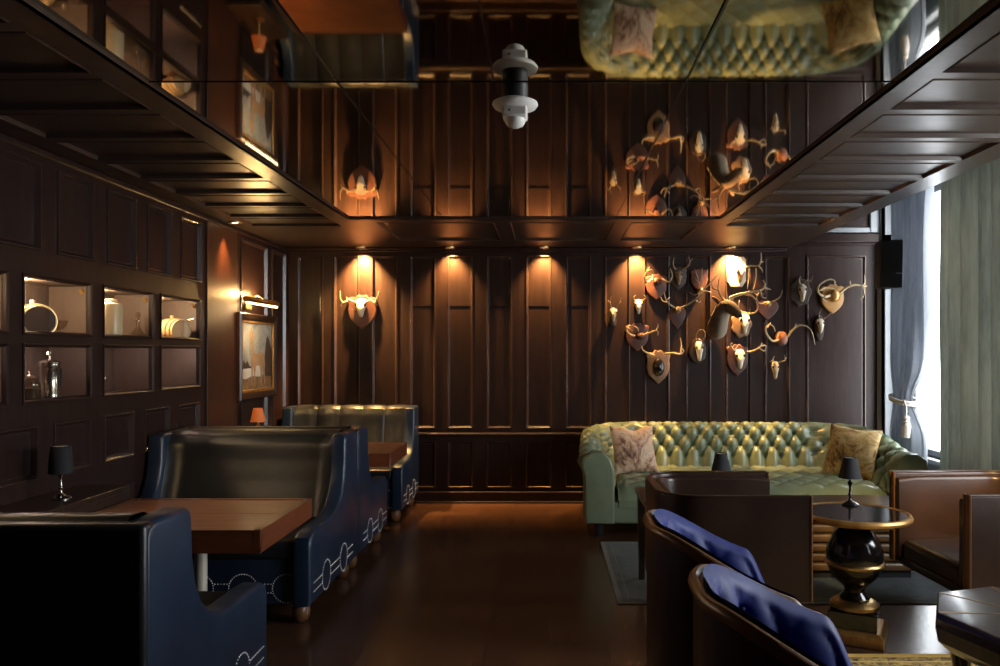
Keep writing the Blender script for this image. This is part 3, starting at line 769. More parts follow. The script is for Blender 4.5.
for i in (0, NU-1):                                     # arm fronts
    ring = [sofa_pt(i, j) for j in range(NV)]
    c = [sum(p[q] for p in ring)/NV for q in range(3)]
    c[1] -= .018
    m.add(ring+[c], [(k, k+1, NV) for k in range(NV-1)]+[(NV-1, 0, NV)])
m.build('back_and_arms', GREEN, t, sharp=70)
b0 = None; bt = []                                      # buttons at the crossings of the creases
for A in range(-30, 31):
    for B in range(-30, 31):
        sm = DU*(A+B)/2; v = .075+HV*(A-B)/2
        if .1 < v < .53 and abs(sm) < TL/2-.09: bt.append((sm, v))
bt.sort(key=lambda q: abs(q[0])); bt = bt[:98]
for sm, v in bt:
    s = sm+TL/2
    i = min(range(NU), key=lambda k: abs(path[k][4]-s)); j = round(v/pl[10]*(NV-9))
    p = Vector(sofa_pt(i, j)); x, y, nx, ny, _ = path[i]
    if b0 is None: b0 = MB().ball((0, 0, 0), (.010, .010, .010), 10).build('button', GREEN, t); o = b0
    else: o = b0.copy(); COL.objects.link(o); o.parent = t
    o.location = p+Vector((-nx*.004, -ny*.004, .002))
# seat
iw = (SW-.66)/2
def seat(u, v):
    x = (-1+2*u)*(iw+.005); y = -.10+v*1.12; z = .425
    a = x/.2+y/.26; b = x/.2-y/.26
    puff = (abs(math.sin(PI*a))*abs(math.sin(PI*b)))**.45
    z += .030*(puff-.6)*sstep(.0, .12, v)
    q = sstep(0, .09, v); z = .30+(z-.30)*math.sqrt(max(0, q)); y -= .0
    q2 = sstep(0, .03, min(u, 1-u)); z = .30+(z-.30)*(.55+.45*q2)
    return (x, y, z)
m = MB().grid(200, 60, seat)
m.box(-iw, iw, -.095, 1.0, .24, .302)
m.build('seat_cushion', GREEN, t, sharp=70)
m = MB().box(-iw-.26, iw+.26, -.085, 1.24, .11, .285)
m.build('base_rail', GREEN, t, bevel=.02, seg=3)
for sx in (-1, 1):
    m = MB().rprism([(-.13, .115), (-.13, .55), (-.10, .64), (-.03, .69), (.05, .69), (.12, .64), (.135, .57), (.11, .50), (.10, .115)], lambda u, v, h: (sx*(iw+.17+.0)+sx*u*1.0, h, v), -.125, .06, .02)
    m.build('arm_front', GREEN, t)
for x in (-iw-.16, 0, iw+.16):
    for y in (-.02, 1.15): MB().lathe([(.028, 0), (.036, .01), (.04, .06), (.05, .115)], 18, (x, y, 0)).build('foot', MATB, t)
# pillows
def pillow(loc, rot, label, w_, h_, m_, chop=.0):
    t = thing('throw_pillow', label, 'pillow', loc, group='patterned pillows on the green sofa')
    t.rotation_euler = rot
    def f(sg):
        def g(u, v):
            a, b = 2*u-1, 2*v-1
            e = max(0, (1-a*a)*(1-b*b))**.45
            x = a*w_/2*(1-.08*(1-b*b)); z = b*h_/2*(1-.08*(1-a*a))
            z -= chop*max(0, b)*(1-min(1, abs(a-.1)/.55))**1.0*h_
            th = .085*e+.006*noise.noise(Vector((a*3, b*3, sg)))*e
            return (x, sg*th, z+h_/2)
        return g
    mb = MB().grid(34, 34, f(1)); mb.grid(34, 34, f(-1))
    mb.build('cushion', m_, t)
    return t
pillow((.80, 6.93, .415), (R(-20), 0, R(14)), 'peach patterned pillow at the left end of the green sofa', .42, .44, PILLP, .07)
pillow((2.60, 6.74, .415), (R(-22), R(6), R(-32)), 'gold patterned pillow at the right end of the green sofa', .44, .46, PILLG, .02)

# ------------------------------------------------------------------ tub chairs
def chair_path(w, d, r, n=10):
    """U open towards +x: front of the right arm, round the back at x = 0, front of the left arm"""
    pts = []
    for i in range(n): pts.append((d-(d-r)*i/n, -w/2))
    for i in range(n+1):
        a = -PI/2-i/n*PI/2; pts.append((r+r*math.cos(a), -w/2+r+r*math.sin(a)))
    k = max(1, int(n*(w-2*r)/.4))
    for i in range(1, k): pts.append((0, -w/2+r+(w-2*r)*i/k))
    pts += [(x, -y) for x, y in pts[:2*n+1][::-1]]
    out = []; s = 0
    for i, p in enumerate(pts):
        a = Vector(pts[max(i-1, 0)]); b = Vector(pts[min(i+1, len(pts)-1)]); tg = (b-a).normalized()
        if i: s += (Vector(p)-Vector(pts[i-1])).length
        out.append((p[0], p[1], tg.y*-1, tg.x*1, s))
    # outward normal points away from the middle of the seat
    res = []
    for x, y, nx, ny, s in out:
        if (x-d*.6)*nx+y*ny < 0: nx, ny = -nx, -ny
        res.append((x, y, nx, ny, s))
    return res
def sweep_closed(mb, path, profs):
    """profs[i]: closed loop of (n, z) at path point i"""
    k = len(profs[0]); vs = []
    for (x, y, nx, ny, s), pr in zip(path, profs):
        vs += [(x+nx*n, y+ny*n, z) for n, z in pr]
    L = len(path)
    fs = [(i*k+j, (i+1)*k+j, (i+1)*k+(j+1) % k, i*k+(j+1) % k) for i in range(L-1) for j in range(k)]
    fs += [tuple(range(k)), tuple(range((L-1)*k, L*k))[::-1]]
    return mb.add(vs, fs)
def wall_loop(n0, n1, zb, zt, r=.02):
    """closed loop of an upholstered wall from n0 (outside) to n1 (inside) with a rounded top"""
    out = [(n0, zb), (n0, (zb+zt)/2), (n0, zt-r)]
    for i in range(1, 5):
        a = i/5*PI/2; out.append((n0-r*(1-math.cos(a)), zt-r+r*math.sin(a)))
    out += [(n0-r, zt), (n1+r, zt)]
    for i in range(1, 5):
        a = i/5*PI/2; out.append((n1+r*(1-math.sin(a)), zt-r+r*math.cos(a)))
    out += [(n1, zt-r), (n1, (zb+zt)/2), (n1, zb)]
    return out
def brown_chair(label, loc, rz):
    t = thing('tub_chair', label, 'armchair', loc, rz, 'brown leather tub chairs')
    w_, d, r = .76, .70, .20
    path = chair_path(w_, d, r)
    zt = lambda s: .818
    sweep_closed(MB(), path, [wall_loop(0, -.045, .32, .815, .012) for p in path]).build('outer_shell', BROWN, t, sharp=50)
    m = MB()
    sweep_closed(m, path, [wall_loop(-.047, -.095, .36, .80-.012*sstep(.1, 0, min(p[4], path[-1][4]-p[4])), .022) for p in path])
    m.build('inner_back', BROWN, t, sharp=50)
    m = MB()
    MB().tube([(x-nx*.004, y-ny*.004, .812) for x, y, nx, ny, s in path], .006, 6).build('top_welt', BROWN, t)
    for e in (0, -1):
        x, y, nx, ny, s = path[e]
        for n in (-.002, -.046): m.tube([(x+.004, y+ny*n, .32), (x+.004, y+ny*n, .816)], .0065, 6)
        m.box(x-.002, x+.004, y+ny*-.046 if ny > 0 else y, y if ny > 0 else y+ny*-.046, .32, .812)
    m.build('piping', BROWND, t)
    MB().box(.10, d-.01, -w_/2+.10, w_/2-.10, .34, .46).build('seat_cushion', BROWN, t, bevel=.035, seg=4)
    MB().box(.03, d-.02, -w_/2+.03, w_/2-.03, .30, .36).build('seat_rail', BROWN, t, bevel=.02)
    MB().lathe([(0, 0), (.24, 0), (.245, .012), (.22, .03), (.06, .05), (.04, .08), (.04, .31)], 36, (d*.5, 0, 0)).build('swivel_base', MATB, t)
    return t
brown_chair('brown leather tub chair in the middle, its back and side to the camera', (.53, 4.01, .012), 0)
brown_chair('brown leather tub chair at the right edge, its open seat facing left', (2.665, 4.06, .012), PI+R(3))

def blue_chair(label, loc, rz):
    t = thing('velvet_chair', label, 'armchair', loc, rz, 'blue velvet barrel chairs')
    w_, d, r = .66, .54, .28
    path = chair_path(w_, d, r, 22); TLc = path[-1][4]
    def zt(s):
        q = abs(s-TLc/2)/(TLc/2)
        return .865-.205*sstep(.22, 1.0, q)-.16*sstep(.84, 1.0, q)**1.5
    sweep_closed(MB(), path, [wall_loop(0, -.03, .20, zt(p[4])-.004, .008) for p in path]).build('outer_shell', BROWN, t, sharp=60)
    m = MB()
    def rimloop(zz): return [(.010+.017*math.cos(a)-.012, zz-.012+.020*math.sin(a)) for a in [2*PI*i/10 for i in range(10)]]
    sweep_closed(m, path, [rimloop(zt(p[4])) for p in path]).build('rim', BROWND, t)
    # tufted blue lining, rolled over at the top
    NVc = 40; DUc, HVc = .17, .26
    def pt(i, j):
        x, y, nx, ny, s = path[i]; z1 = zt(s); v = j/(NVc-1)
        H = z1-.40
        if v < .8:
            f = v/.8; n = -.105+.045*f**2; z = .40+H*f*.93
        else:
            f = (v-.8)/.2; a = f*PI/2
            n = -.060+.034*math.sin(a)*1.0; z = .40+H*.93+(H*.07+.012)*math.sin(a)**.8
        sm = s-TLc/2; h = (z1-z)
        a = sm/DUc+(h-.10)/HVc; b = sm/DUc-(h-.10)/HVc
        puff = (abs(math.sin(PI*a))*abs(math.sin(PI*b)))**.5
        dd = min(math.hypot((sm-DUc*(A+B)/2), (h-.10-HVc*(A-B)/2)) for A in (math.floor(a), math.ceil(a)) for B in (math.floor(b), math.ceil(b)))
        env = sstep(.0, .06, h)*sstep(0, .06, min(s, TLc-s))
        n -= (.022*(puff-.5)-.020*math.exp(-(dd/.022)**2))*env
        return (x+nx*n, y+ny*n, z)
    m = MB(); N = len(path)
    m.add([pt(i, j) for i in range(N) for j in range(NVc)], [(i*NVc+j, (i+1)*NVc+j, (i+1)*NVc+j+1, i*NVc+j+1) for i in range(N-1) for j in range(NVc-1)])
    for i in (0, N-1):
        x, y, nx, ny, s = path[i]
        ring = [pt(i, j) for j in range(NVc)]+[(x+nx*-.012, y+ny*-.012, .40)]
        m.add(ring, [tuple(range(NVc+1))])
    m.build('inner_back', VELV, t, sharp=60)
    b0 = None
    for A in range(-6, 7):
        for B in range(-6, 7):
            sm = DUc*(A+B)/2; h = .10+HVc*(A-B)/2; s = sm+TLc/2
            if not (.05 < h < .34 and .12 < s < TLc-.12): continue
            i = min(range(N), key=lambda k: abs(path[k][4]-s))
            if h > zt(s)-.45: continue
            j = min(range(NVc), key=lambda k: abs(zt(s)-h-pt(i, k)[2]))
            if b0 is None: b0 = MB().ball((0, 0, 0), .011, 10).build('button', VELV, t); o = b0
            else: o = b0.copy(); COL.objects.link(o); o.parent = t
            o.location = Vector(pt(i, j))+Vector((-path[i][2]*.002, -path[i][3]*.002, 0))
    def seatf(u, v):
        x = .09+u*(d-.08); hw = w_/2-.10
        if x < r: hw = max(.02, math.sqrt(max(0, 1-((r-x)/r)**2))*(w_/2-.09))
        y = (2*v-1)*hw; e = min(u, 1-u, v, 1-v)
        return (x, y, .40+.075*sstep(0, .18, e)**.6)
    m = MB().grid(26, 26, seatf); m.box(.16, d-.02, -w_/2+.12, w_/2-.12, .24, .41)
    m.build('seat_cushion', VELV, t)
    for x, y in ((.12, -.2), (.12, .2), (d-.05, -.27), (d-.05, .27)):
        MB().tbox((x, y, 0), (.013, .013), (.022, .022), .22).build('leg', MATB, t, bevel=.003)
    return t
blue_chair('nearest blue velvet barrel chair, low in front of the camera', (.40, 2.07, .012), R(-2))
blue_chair('blue velvet barrel chair behind the nearest one', (.375, 2.86, .012), R(0))

# ------------------------------------------------------------------ tables on the right
t = thing('pedestal_table', 'round table with a mirrored top on a black and gold urn pedestal', 'table', (1.62, 4.10, 0), R(-27))
MB().tbox((0, 0, 0), (.155, .155), (.155, .155), .05).tbox((0, 0, .05), (.155, .155), (.135, .135), .022).build('plinth', GILT, t, bevel=.006)
MB().tbox((0, 0, .07), (.118, .118), (.118, .118), .085).build('block', BLACK, t, bevel=.004)
MB().lathe([(.0, .154), (.115, .154), (.125, .165), (.123, .180), (.105, .196), (.075, .204), (.0, .204)], 40).build('base_ring', BRASS, t)
MB().lathe([(.0, .20), (.070, .20), (.078, .212), (.066, .228), (.050, .245), (.052, .262), (.072, .285), (.103, .313), (.126, .347), (.139, .387), (.143, .427), (.139, .467), (.126, .505), (.103, .545), (.076, .575), (.060, .592), (.062, .606), (.085, .622), (.0, .622)], 48).build('urn', BLACK, t)
MB().lathe([(.136, .378), (.148, .384), (.152, .393), (.148, .402), (.138, .408)], 48).build('urn_band', BRASS, t)
MB().lathe([(0, .622), (.255, .622), (.26, .64), (.26, .652), (0, .652)], 64).build('tabletop', BLACK, t)
MB().lathe([(.255, .626), (.270, .624), (.282, .632), (.284, .644), (.277, .656), (.265, .660), (.255, .654)], 64).build('rim', GILT, t)
MB().lathe([(0, .653), (.259, .653), (.259, .6545), (0, .6545)], 64).build('mirror_top', BLACK, t)
table_lamp((1.675, 4.30, .6555), 'black shaded lamp on the round mirrored table', SHADE, stem=BLACK)

t = thing('side_table', 'small square dark table behind the middle brown chair', 'table', (.93, 4.86, .012))
MB().box(-.35, .35, -.28, .28, .56, .60).build('tabletop', DTAB, t, bevel=.006)
MB().box(-.352, .352, -.282, .282, .585, .597).build('edge_inlay', BROWND, t, bevel=.003)
for x in (-.31, .31):
    for y in (-.24, .24): MB().tbox((x, y, 0), (.018, .018), (.028, .028), .565).build('leg', DTAB, t, bevel=.004)
MB().box(-.30, .30, -.23, .23, .48, .565).build('apron', DTAB, t, bevel=.004)
table_lamp((1.075, 4.80, .613), 'black shaded lamp whose tip shows above the middle brown chair', SHADE)

t = thing('coffee_table', 'low table with ribbed gold-brown sides in front of the sofa', 'table', (2.02, 5.35, .012))
m = MB()
for k in range(6):
    z = .05+.063*k
    m.rprism([(-.42, -.26), (.42, -.26), (.42, .26), (-.42, .26)], lambda u, v, h: (u, v, h), z, z+.056, .02)
m.build('ribbed_body', RIBW, t)
MB().box(-.38, .38, -.22, .22, 0, .05).build('base', MATB, t)
MB().box(-.44, .44, -.28, .28, .425, .455).build('tabletop', DTAB, t, bevel=.006)

t = thing('drum_table', 'dark many-sided table with radiating brass inlay at the lower right corner', 'table', (1.67, 2.65, .004))
def ngon(r, n=8, a0=R(-5)): return [(r*math.cos(a0+2*PI*i/n), r*math.sin(a0+2*PI*i/n)) for i in range(n)]
MB().rprism(ngon(.33), lambda u, v, h: (u, v, h), .575, .60, .006).build('tabletop', DTAB, t, sharp=30)
m = MB()
for i in range(8):
    a = R(-5)+2*PI*i/8
    c, s_ = math.cos(a), math.sin(a)
    m.prism([(.03, -.0035), (.32, -.0035), (.32, .0035), (.03, .0035)], lambda u, v, h: (u*c-v*s_, u*s_+v*c, h), .599, .6012, smooth=False)
m.build('brass_inlay', BRASS, t)
vs_ = MB(); rr = [(.32, .578), (.335, .55), (.325, .50), (.28, .46), (.22, .44)]
P_ = [[(r*math.cos(R(-5)+2*PI*i/8), r*math.sin(R(-5)+2*PI*i/8), z) for i in range(8)] for r, z in rr]
for A, B in zip(P_, P_[1:]): vs_.add(A+B, [(k, (k+1) % 8, 8+(k+1) % 8, 8+k) for k in range(8)])
vs_.add(P_[-1], [tuple(range(8))])
vs_.build('apron', DTAB, t, sharp=30)
for i in range(4):
    a = R(45+90*i)
    MB().tube([(.25*math.cos(a), .25*math.sin(a), .45), (.22*math.cos(a), .22*math.sin(a), .25), (.27*math.cos(a), .27*math.sin(a), 0.01)], [.035, .028, .022], 10).build('leg', BLACK, t)

# ------------------------------------------------------------------ rugs
def rug(label, x0, x1, y0, y1, field, border, inset, group='rugs'):
    t = thing('rug', label, 'rug', ((x0+x1)/2, (y0+y1)/2, 0), group=group)
    a, b = (x1-x0)/2, (y1-y0)/2
    MB().box(-a, a, -b, b, .001, .008).build('border', border, t, bevel=.003)
    MB().box(-a+inset, a-inset, -b+inset, b-inset, .002, .0095).build('field', field, t)
    MB().box(-a+inset*2, a-inset*2, -b+inset*2, b-inset*2, .003, .0105).build('inner_stripe', border, t)
    MB().box(-a+inset*2.35, a-inset*2.35, -b+inset*2.35, b-inset*2.35, .004, .0115).build('inner_field', field, t)
rug('slate blue rug under the brown chairs in front of the sofa', .42, 2.98, 4.62, 6.12, RUGF, RUGB, .035)
rug('gold bordered figured rug at the bottom of the photo', .62, 2.95, 1.9, 3.85, RUGG, GOLDB, .05)

# ------------------------------------------------------------------ curtains
def curtain_mb(fx, nu=220, nv=50, th=.006):
    m = MB(); m.grid(nu, nv, lambda u, v: fx(u, v)); return m
t = thing('curtain', 'grey green velvet curtain hanging full length at the right edge', 'curtain', (XR-.18, 5.55, 0), group='window curtains')
def fg(u, v):
    y = -1.15+2.10*u; z = .02+3.05*v
    ph = u*46+1.5*math.sin(u*9)
    x = .085*math.sin(ph)*(.75+.25*math.sin(u*5+.6))+.022*math.sin(ph*.47+1)+.012*noise.noise(Vector((u*14, v*2.5, 3)))
    x += -.02*math.sin(u*4)
    return (x-.02, y+.014*math.sin(ph*2), z)
o = curtain_mb(fg, 420, 60).build('drape', CURTG, t, sharp=0)
o.modifiers.new('thickness', 'SOLIDIFY').thickness = .008
t = thing('curtain', 'slate blue curtain tied back with a tasselled rope beside the window', 'curtain', (XR-.20, 6.97, 0), group='window curtains')
def fb(u, v):
    z = .02+3.08*v
    k = math.exp(-((z-1.08)/.22)**2); g = sstep(1.05, 2.4, z)
    half = .25+.05*g-.12*k-.03*sstep(1.0, .4, z)
    cy = .0-.05*g+.10*k
    y = cy+(2*u-1)*half
    ph = u*30
    x = (.07-.035*k)*math.sin(ph*1.6+.5*math.sin(z*2))+.016*math.sin(ph*.5)+.01*noise.noise(Vector((u*9, z*1.4, 1)))
    return (x-.03, y, z)
o = curtain_mb(fb, 300, 80).build('drape', CURTB, t, sharp=0)
o.modifiers.new('thickness', 'SOLIDIFY').thickness = .008
t2 = thing('tieback', 'pale rope tieback with a hanging tassel on the slate blue curtain', 'tieback', (XR-.23, 7.05, 1.08))
ring = [(.10*math.cos(a), .165*math.sin(a), .03*math.sin(a)) for a in [2*PI*i/36 for i in range(36)]]
MB().tube(ring, .013, 8, closed=True).tube([(p[0]*1.02, p[1]*1.02, p[2]-.022) for p in ring], .010, 8, closed=True).build('rope', ROPE, t2)
MB().tube([(-.06, -.14, -.01), (-.07, -.205, -.05), (-.07, -.21, -.15)], .007, 8).build('cord', ROPE, t2)
MB().lathe([(.0, .0), (.018, -.004), (.028, -.022), (.022, -.042), (.030, -.052), (.022, -.062), (.034, -.075), (.038, -.10), (.048, -.19), (.0, -.19)], 24, (-.07, -.21, -.14)).build('tassel', ROPE, t2)
t = thing('curtain_pole', 'pole in the raised window bay that carries the curtains', 'curtain pole', (XR-.20, 5.9, 3.12))
MB().tube([(0, -1.6, 0), (0, 1.6, 0)], .016, 12).build('rod', BRASS, t)
# wall speaker
t = thing('wall_speaker', 'black box loudspeaker on the casing in the far right corner', 'speaker', (3.115, 7.08, 2.08), R(-8))
MB().prism([(-.115, -.12), (.115, -.12), (.09, .13), (-.09, .13)], lambda u, v, h: (u, v, h), 0, .425, smooth=False).build('cabinet', MATB, t, bevel=.012)
MB().box(-.10, .10, -.128, -.118, .015, .41).build('grille', MATB, t, bevel=.004)
MB().box(.02, .075, -.131, -.127, .12, .127).build('badge', STEEL, t)
MB().box(-.06, .06, .115, .14, .12, .32).tube([(0, .13, .22), (.12, .30, .22), (.25, .56, .22)], .016, 10).build('bracket', MATB, t)

# ------------------------------------------------------------------ antler trophies on the back wall
PXM = YB/F                                             # metres per pixel on the back wall
def outline(kind, w_, h_):
    a, b = w_/2, h_/2; n = 28
    if kind == 'oval': return [(a*math.cos(2*PI*i/n), b*math.sin(2*PI*i/n)) for i in range(n)]
    if kind == 'ornate': return [(a*(1+.07*math.cos(7*q))*math.cos(q), b*(1+.07*math.cos(7*q))*math.sin(q)) for q in [2*PI*i/56 for i in range(56)]]
    if kind == 'board': return [(-a, -b*.6), (-a*.6, -b), (a*.6, -b), (a, -b*.6), (a, b*.8), (a*.8, b), (-a*.8, b), (-a, b*.8)]
    if kind == 'heart':
        pts = [(0, -b), (.45*a, -.62*b), (.85*a, -.1*b), (a, .35*b), (.82*a, .78*b), (.5*a, .95*b), (.2*a, .82*b), (0, .62*b)]
    else:                                              # shield
        pts = [(0, -b), (.42*a, -.74*b), (.80*a, -.40*b), (.95*a, .05*b), (.90*a, .40*b), (a, .70*b), (.72*a, .86*b), (.45*a, .84*b), (.25*a, b), (0, .94*b)]
    pts = [Vector(p) for p in pts]
    sm = [(p.x, p.y) for p in smooth_path(pts, 3)]
    return sm+[(-x, y) for x, y in sm[-2:0:-1]]
def skull_mb(w_, h_, z0=.03):
    """front of a deer skull: broad brow at the top, long nose down, coming out of the wall"""
    m = MB()
    rows = [(.50, .30, .010), (.44, .74, .030), (.30, 1.0, .046), (.14, .98, .058), (.0, .78, .066), (-.16, .56, .066), (-.32, .44, .060), (-.44, .36, .050), (-.50, .18, .040)]
    K = 14; vs = []
    for v, ww, dep in rows:
        for k in range(K):
            a = 2*PI*k/K
            vs.append((w_/2*ww*math.cos(a), -z0-dep*.5-(dep*.5)*math.sin(a)*(1 if math.sin(a) > 0 else .8), h_*v))
    fs = [(i*K+k, i*K+(k+1) % K, (i+1)*K+(k+1) % K, (i+1)*K+k) for i in range(len(rows)-1) for k in range(K)]
    fs += [tuple(range(K))[::-1], tuple(range((len(rows)-1)*K, len(rows)*K))]
    return m.add(vs, fs)
def antler_mb(polys, cx, cy, r0, out0=.07, out1=.16):
    m = MB()
    for pi_, poly in enumerate(polys):
        pts = []
        n = len(poly)
        for i, p in enumerate(poly):
            q = i/(n-1)
            d = p[2] if len(p) > 2 else out0+(out1-out0)*math.sin(q*PI*.6)
            if pi_ and len(p) < 3: d = out1-.02*q
            pts.append(((p[0]-cx)*PXM, -d, (cy-p[1])*PXM))
        sp = smooth_path(pts, 5); ra = 0
        ra = r0*(.82 if pi_ == 0 else .58)
        m.tube(sp, [ra*(1.12-.78*(i/(len(sp)-1))**1.2) for i in range(len(sp))], 8)
    return m
def trophy(label, cx, cy, plaque=None, skull=None, L=(), Rr=(), r0=.010, amat=None, smat=None, pmat=None, boss=None, group='antler trophies on the back wall'):
    t = thing('antler_trophy', label, 'trophy', ((cx-CX)*PXM, YB+.012, EYE+(CY-cy)*PXM), group=group)
    if plaque:
        kd, w_, h_, px_, py_ = plaque
        o = MB().rprism(outline(kd, w_*PXM, h_*PXM), lambda u, v, h: (u+(px_-cx)*PXM, -h, v+(cy-py_)*PXM), .002, .036, .010).build('plaque', pmat, t, sharp=50)
    if skull:
        w_, h_, sx, sy = skull
        o = skull_mb(w_*PXM, h_*PXM).build('skull', smat or BONE, t, sub=1)
        o.location = ((sx-cx)*PXM, 0, (cy-sy)*PXM)
        for s_ in (-1, 1):
            e = MB().ball((s_*w_*PXM*.34, -.072, h_*PXM*.17), (w_*PXM*.13, .02, w_*PXM*.17), 10).build('eye_socket', MATB, o)
    if boss:
        w_, h_, bx, by, bmat = boss
        MB().ball(((bx-cx)*PXM, -.05, (cy-by)*PXM), (w_*PXM/2, .05, h_*PXM/2), 20).build('boss', bmat, t)
    for polys in (L, Rr):
        if polys: antler_mb(polys, cx, cy, r0).build('antler', amat or ANTL, t)
    return t
trophy('pale skull with spread antlers alone on a brown shield, left of the back wall', 362, 308, ('shield', 30, 34, 362.5, 312), (13, 19, 362, 308),
       [[(358, 303), (352, 301), (347, 303), (344.5, 300), (344, 292)], [(347, 303), (345, 305), (344.5, 307)], [(352, 301), (350, 298)]],
       [[(367, 303), (373, 301), (378, 303), (380.5, 299), (382, 292)], [(377, 303), (379, 305), (380, 307)], [(373, 301), (375, 298)]], .013, ANTL, BONE, PLQ_R)
trophy('leftmost small tan skull with two straight prongs', 613, 313, ('oval', 7, 12, 613, 321), (8, 15, 613, 315),
       [[(611, 309), (609, 303), (610, 297)], [(609, 304), (607, 301)]], [[(615, 309), (618, 304), (620, 298)], [(618, 304), (620, 302)]], .007, ANTD, BONED, PLQ_D)
trophy('small white skull with short spikes below the left wall downlight', 637.5, 306, ('oval', 7, 9, 637.5, 304), (8, 15, 638, 307),
       [[(635, 301), (632, 299), (634, 296)]], [[(641, 301), (644, 299), (642, 296)]], .008, ANTL, BONE, PLQ_D)
trophy('reddish shield with a curled pale horn on its left', 656, 287, ('shield', 22, 26, 656, 287), None,
       [[(652, 279), (646, 283), (643, 279), (645, 273), (650, 271), (652, 275)], [(645, 273), (648, 268)]], [[(661, 279), (667, 283), (670, 277), (668, 270)]], .011, ANTL, None, PLQ_R, (8, 8, 656, 282, PLQ_R))
trophy('dark shield with thin dark horns behind the upper antlers', 678, 277, ('shield', 18, 26, 678, 278), (8, 15, 678, 278),
       [[(675, 270), (671, 266), (672, 259)]], [[(682, 270), (687, 266), (686, 257)], [(687, 264), (690, 260)]], .008, ANTD, ANTD, PLQ_D)
trophy('dark heart plaque under wide pale antlers', 677, 314, ('heart', 18, 22, 677, 318), None,
       [[(674, 308), (668, 305), (664, 301), (662, 294)], [(666, 303), (661, 302), (659, 298)], [(664, 301), (668, 298)]], [[(680, 308), (688, 304), (694, 299), (699, 294)], [(692, 301), (697, 303), (698, 298)], [(696, 297), (697, 292)]], .010, ANTL, None, PLQ_R, (7, 7, 677, 310, ANTD))
trophy('red shield bristling with long thin tines', 700, 283, ('shield', 18, 24, 699, 280), None,
       [[(699, 292), (696, 282), (692, 270)], [(698, 290), (699, 278), (700, 269)], [(699, 292), (692, 296), (687, 293)], [(696, 284), (692, 279)]],
       [[(700, 292), (708, 284), (716, 274)], [(701, 292), (699, 297), (696, 301)], [(701, 290), (704, 280), (705, 270)], [(702, 292), (709, 293)]], .008, ANTL, None, PLQ_R, (7, 6, 700, 291, ANTD))
trophy('brightly lit cream board with a dark skull under the downlight', 737, 273, ('board', 19, 30, 736, 272), (9, 16, 739, 275),
       [[(736, 268), (734, 265), (735, 261)]], [[(742, 269), (748, 267), (755, 267), (757, 262), (757, 254)], [(754, 267), (758, 271), (759, 274)], [(756, 264), (760, 263)], [(752, 270), (752, 280), (750, 291)], [(745, 270), (745, 280), (744, 290)]], .012, ANTL, ANTD, CREAM)
trophy('ornate brown plaque with a white skull and upright curved horns beside the deer head', 742, 324, ('ornate', 20, 27, 741, 324), (11, 21, 743.5, 324),
       [[(740, 314), (736, 310), (735, 305), (736, 301)]], [[(747, 314), (752, 313), (754, 308), (752, 302)]], .010, ANTL, BONE, PLQ_O)
trophy('reddish heart plaque with small thin horns right of the deer head', 767, 308, ('heart', 22, 20, 767, 310), None,
       [[(764, 303), (757, 304), (753, 299), (756, 293), (760, 296)], [(754, 297), (751, 294)]], [[(771, 302), (776, 298), (778, 291)]], .008, ANTD, None, PLQ_R, (6, 6, 767, 304, ANTD))
trophy('dark round plaque with a white skull, upper right of the group', 800, 291, ('ornate', 21, 28, 800, 292), (9, 18, 801, 293),
       [[(798, 284), (795, 281), (796, 277)]], [[(804, 284), (807, 281), (808, 277)]], .008, ANTD, BONE, PLQ_D)
trophy('honey coloured shield with big looping antlers at the far right', 832, 297, ('shield', 24, 30, 832, 299), None,
       [[(828, 296), (820, 297), (814, 292), (815, 286), (823, 281), (829, 282), (829, 286)], [(814, 292), (820, 289), (829, 290), (831, 294)], [(820, 297), (818, 300), (823, 303)]],
       [[(838, 293), (844, 288), (851, 286), (857, 288), (858, 294), (857, 299)], [(845, 288), (845, 282)], [(856, 288), (859, 284), (859, 276)], [(857, 288), (862, 287)], [(857, 298), (855, 300)]], .014, ANTL, None, PLQ_L, (12, 13, 833, 296, GILT))
trophy('small white skull on a long narrow plaque, lowest at the far right', 819, 326, ('oval', 9, 26, 819, 328), (8, 15, 819, 326),
       [[(817, 319), (815, 314), (817, 309)]], [[(822, 319), (825, 315), (827, 312)]], .007, ANTD, BONE, PLQ_D)
trophy('terracotta boss with one curled horn and one long arched horn', 783, 337, ('oval', 13, 16, 781, 339), None,
       [[(777, 340), (770, 341), (764, 335), (762, 329), (765, 325), (769, 327), (771, 332)], [(763, 328), (767, 323)]],
       [[(786, 337), (789, 331), (795, 326), (802, 327), (807, 333), (810, 345)], [(790, 329), (792, 324)]], .013, ANTL, None, PLQ_D, (11, 13, 781, 338, HORNP))
trophy('lowest small skull with short antlers', 774, 369, None, (8, 18, 774, 370),
       [[(772, 362), (769, 360), (770, 356)], [(769, 360), (766, 362)]], [[(777, 362), (781, 360), (780, 355)], [(780, 358), (783, 358)]], .009, ANTL, BONED, None)
trophy('brown shield with a white skull and antlers, under the deer head', 738, 358, ('shield', 22, 32, 737, 360), (11, 20, 739, 359),
       [[(734, 351), (730, 349), (727, 345), (729, 343)], [(731, 350), (735, 345), (737, 346)]], [[(744, 352), (750, 351), (756, 347), (758, 343)], [(755, 348), (760, 351), (762, 350)], [(757, 346), (762, 346), (761, 351)]], .012, ANTL, BONE, PLQ_R)
trophy('small dark oval plaque with a white skull and tall close horns', 697.5, 347, ('oval', 17, 25, 697.5, 351), (9, 20, 698.5, 351),
       [[(695, 342), (694, 336), (696, 331), (698, 330)]], [[(701, 342), (703, 336), (701, 331), (699, 330)]], .008, ANTD, BONE, PLQ_D)
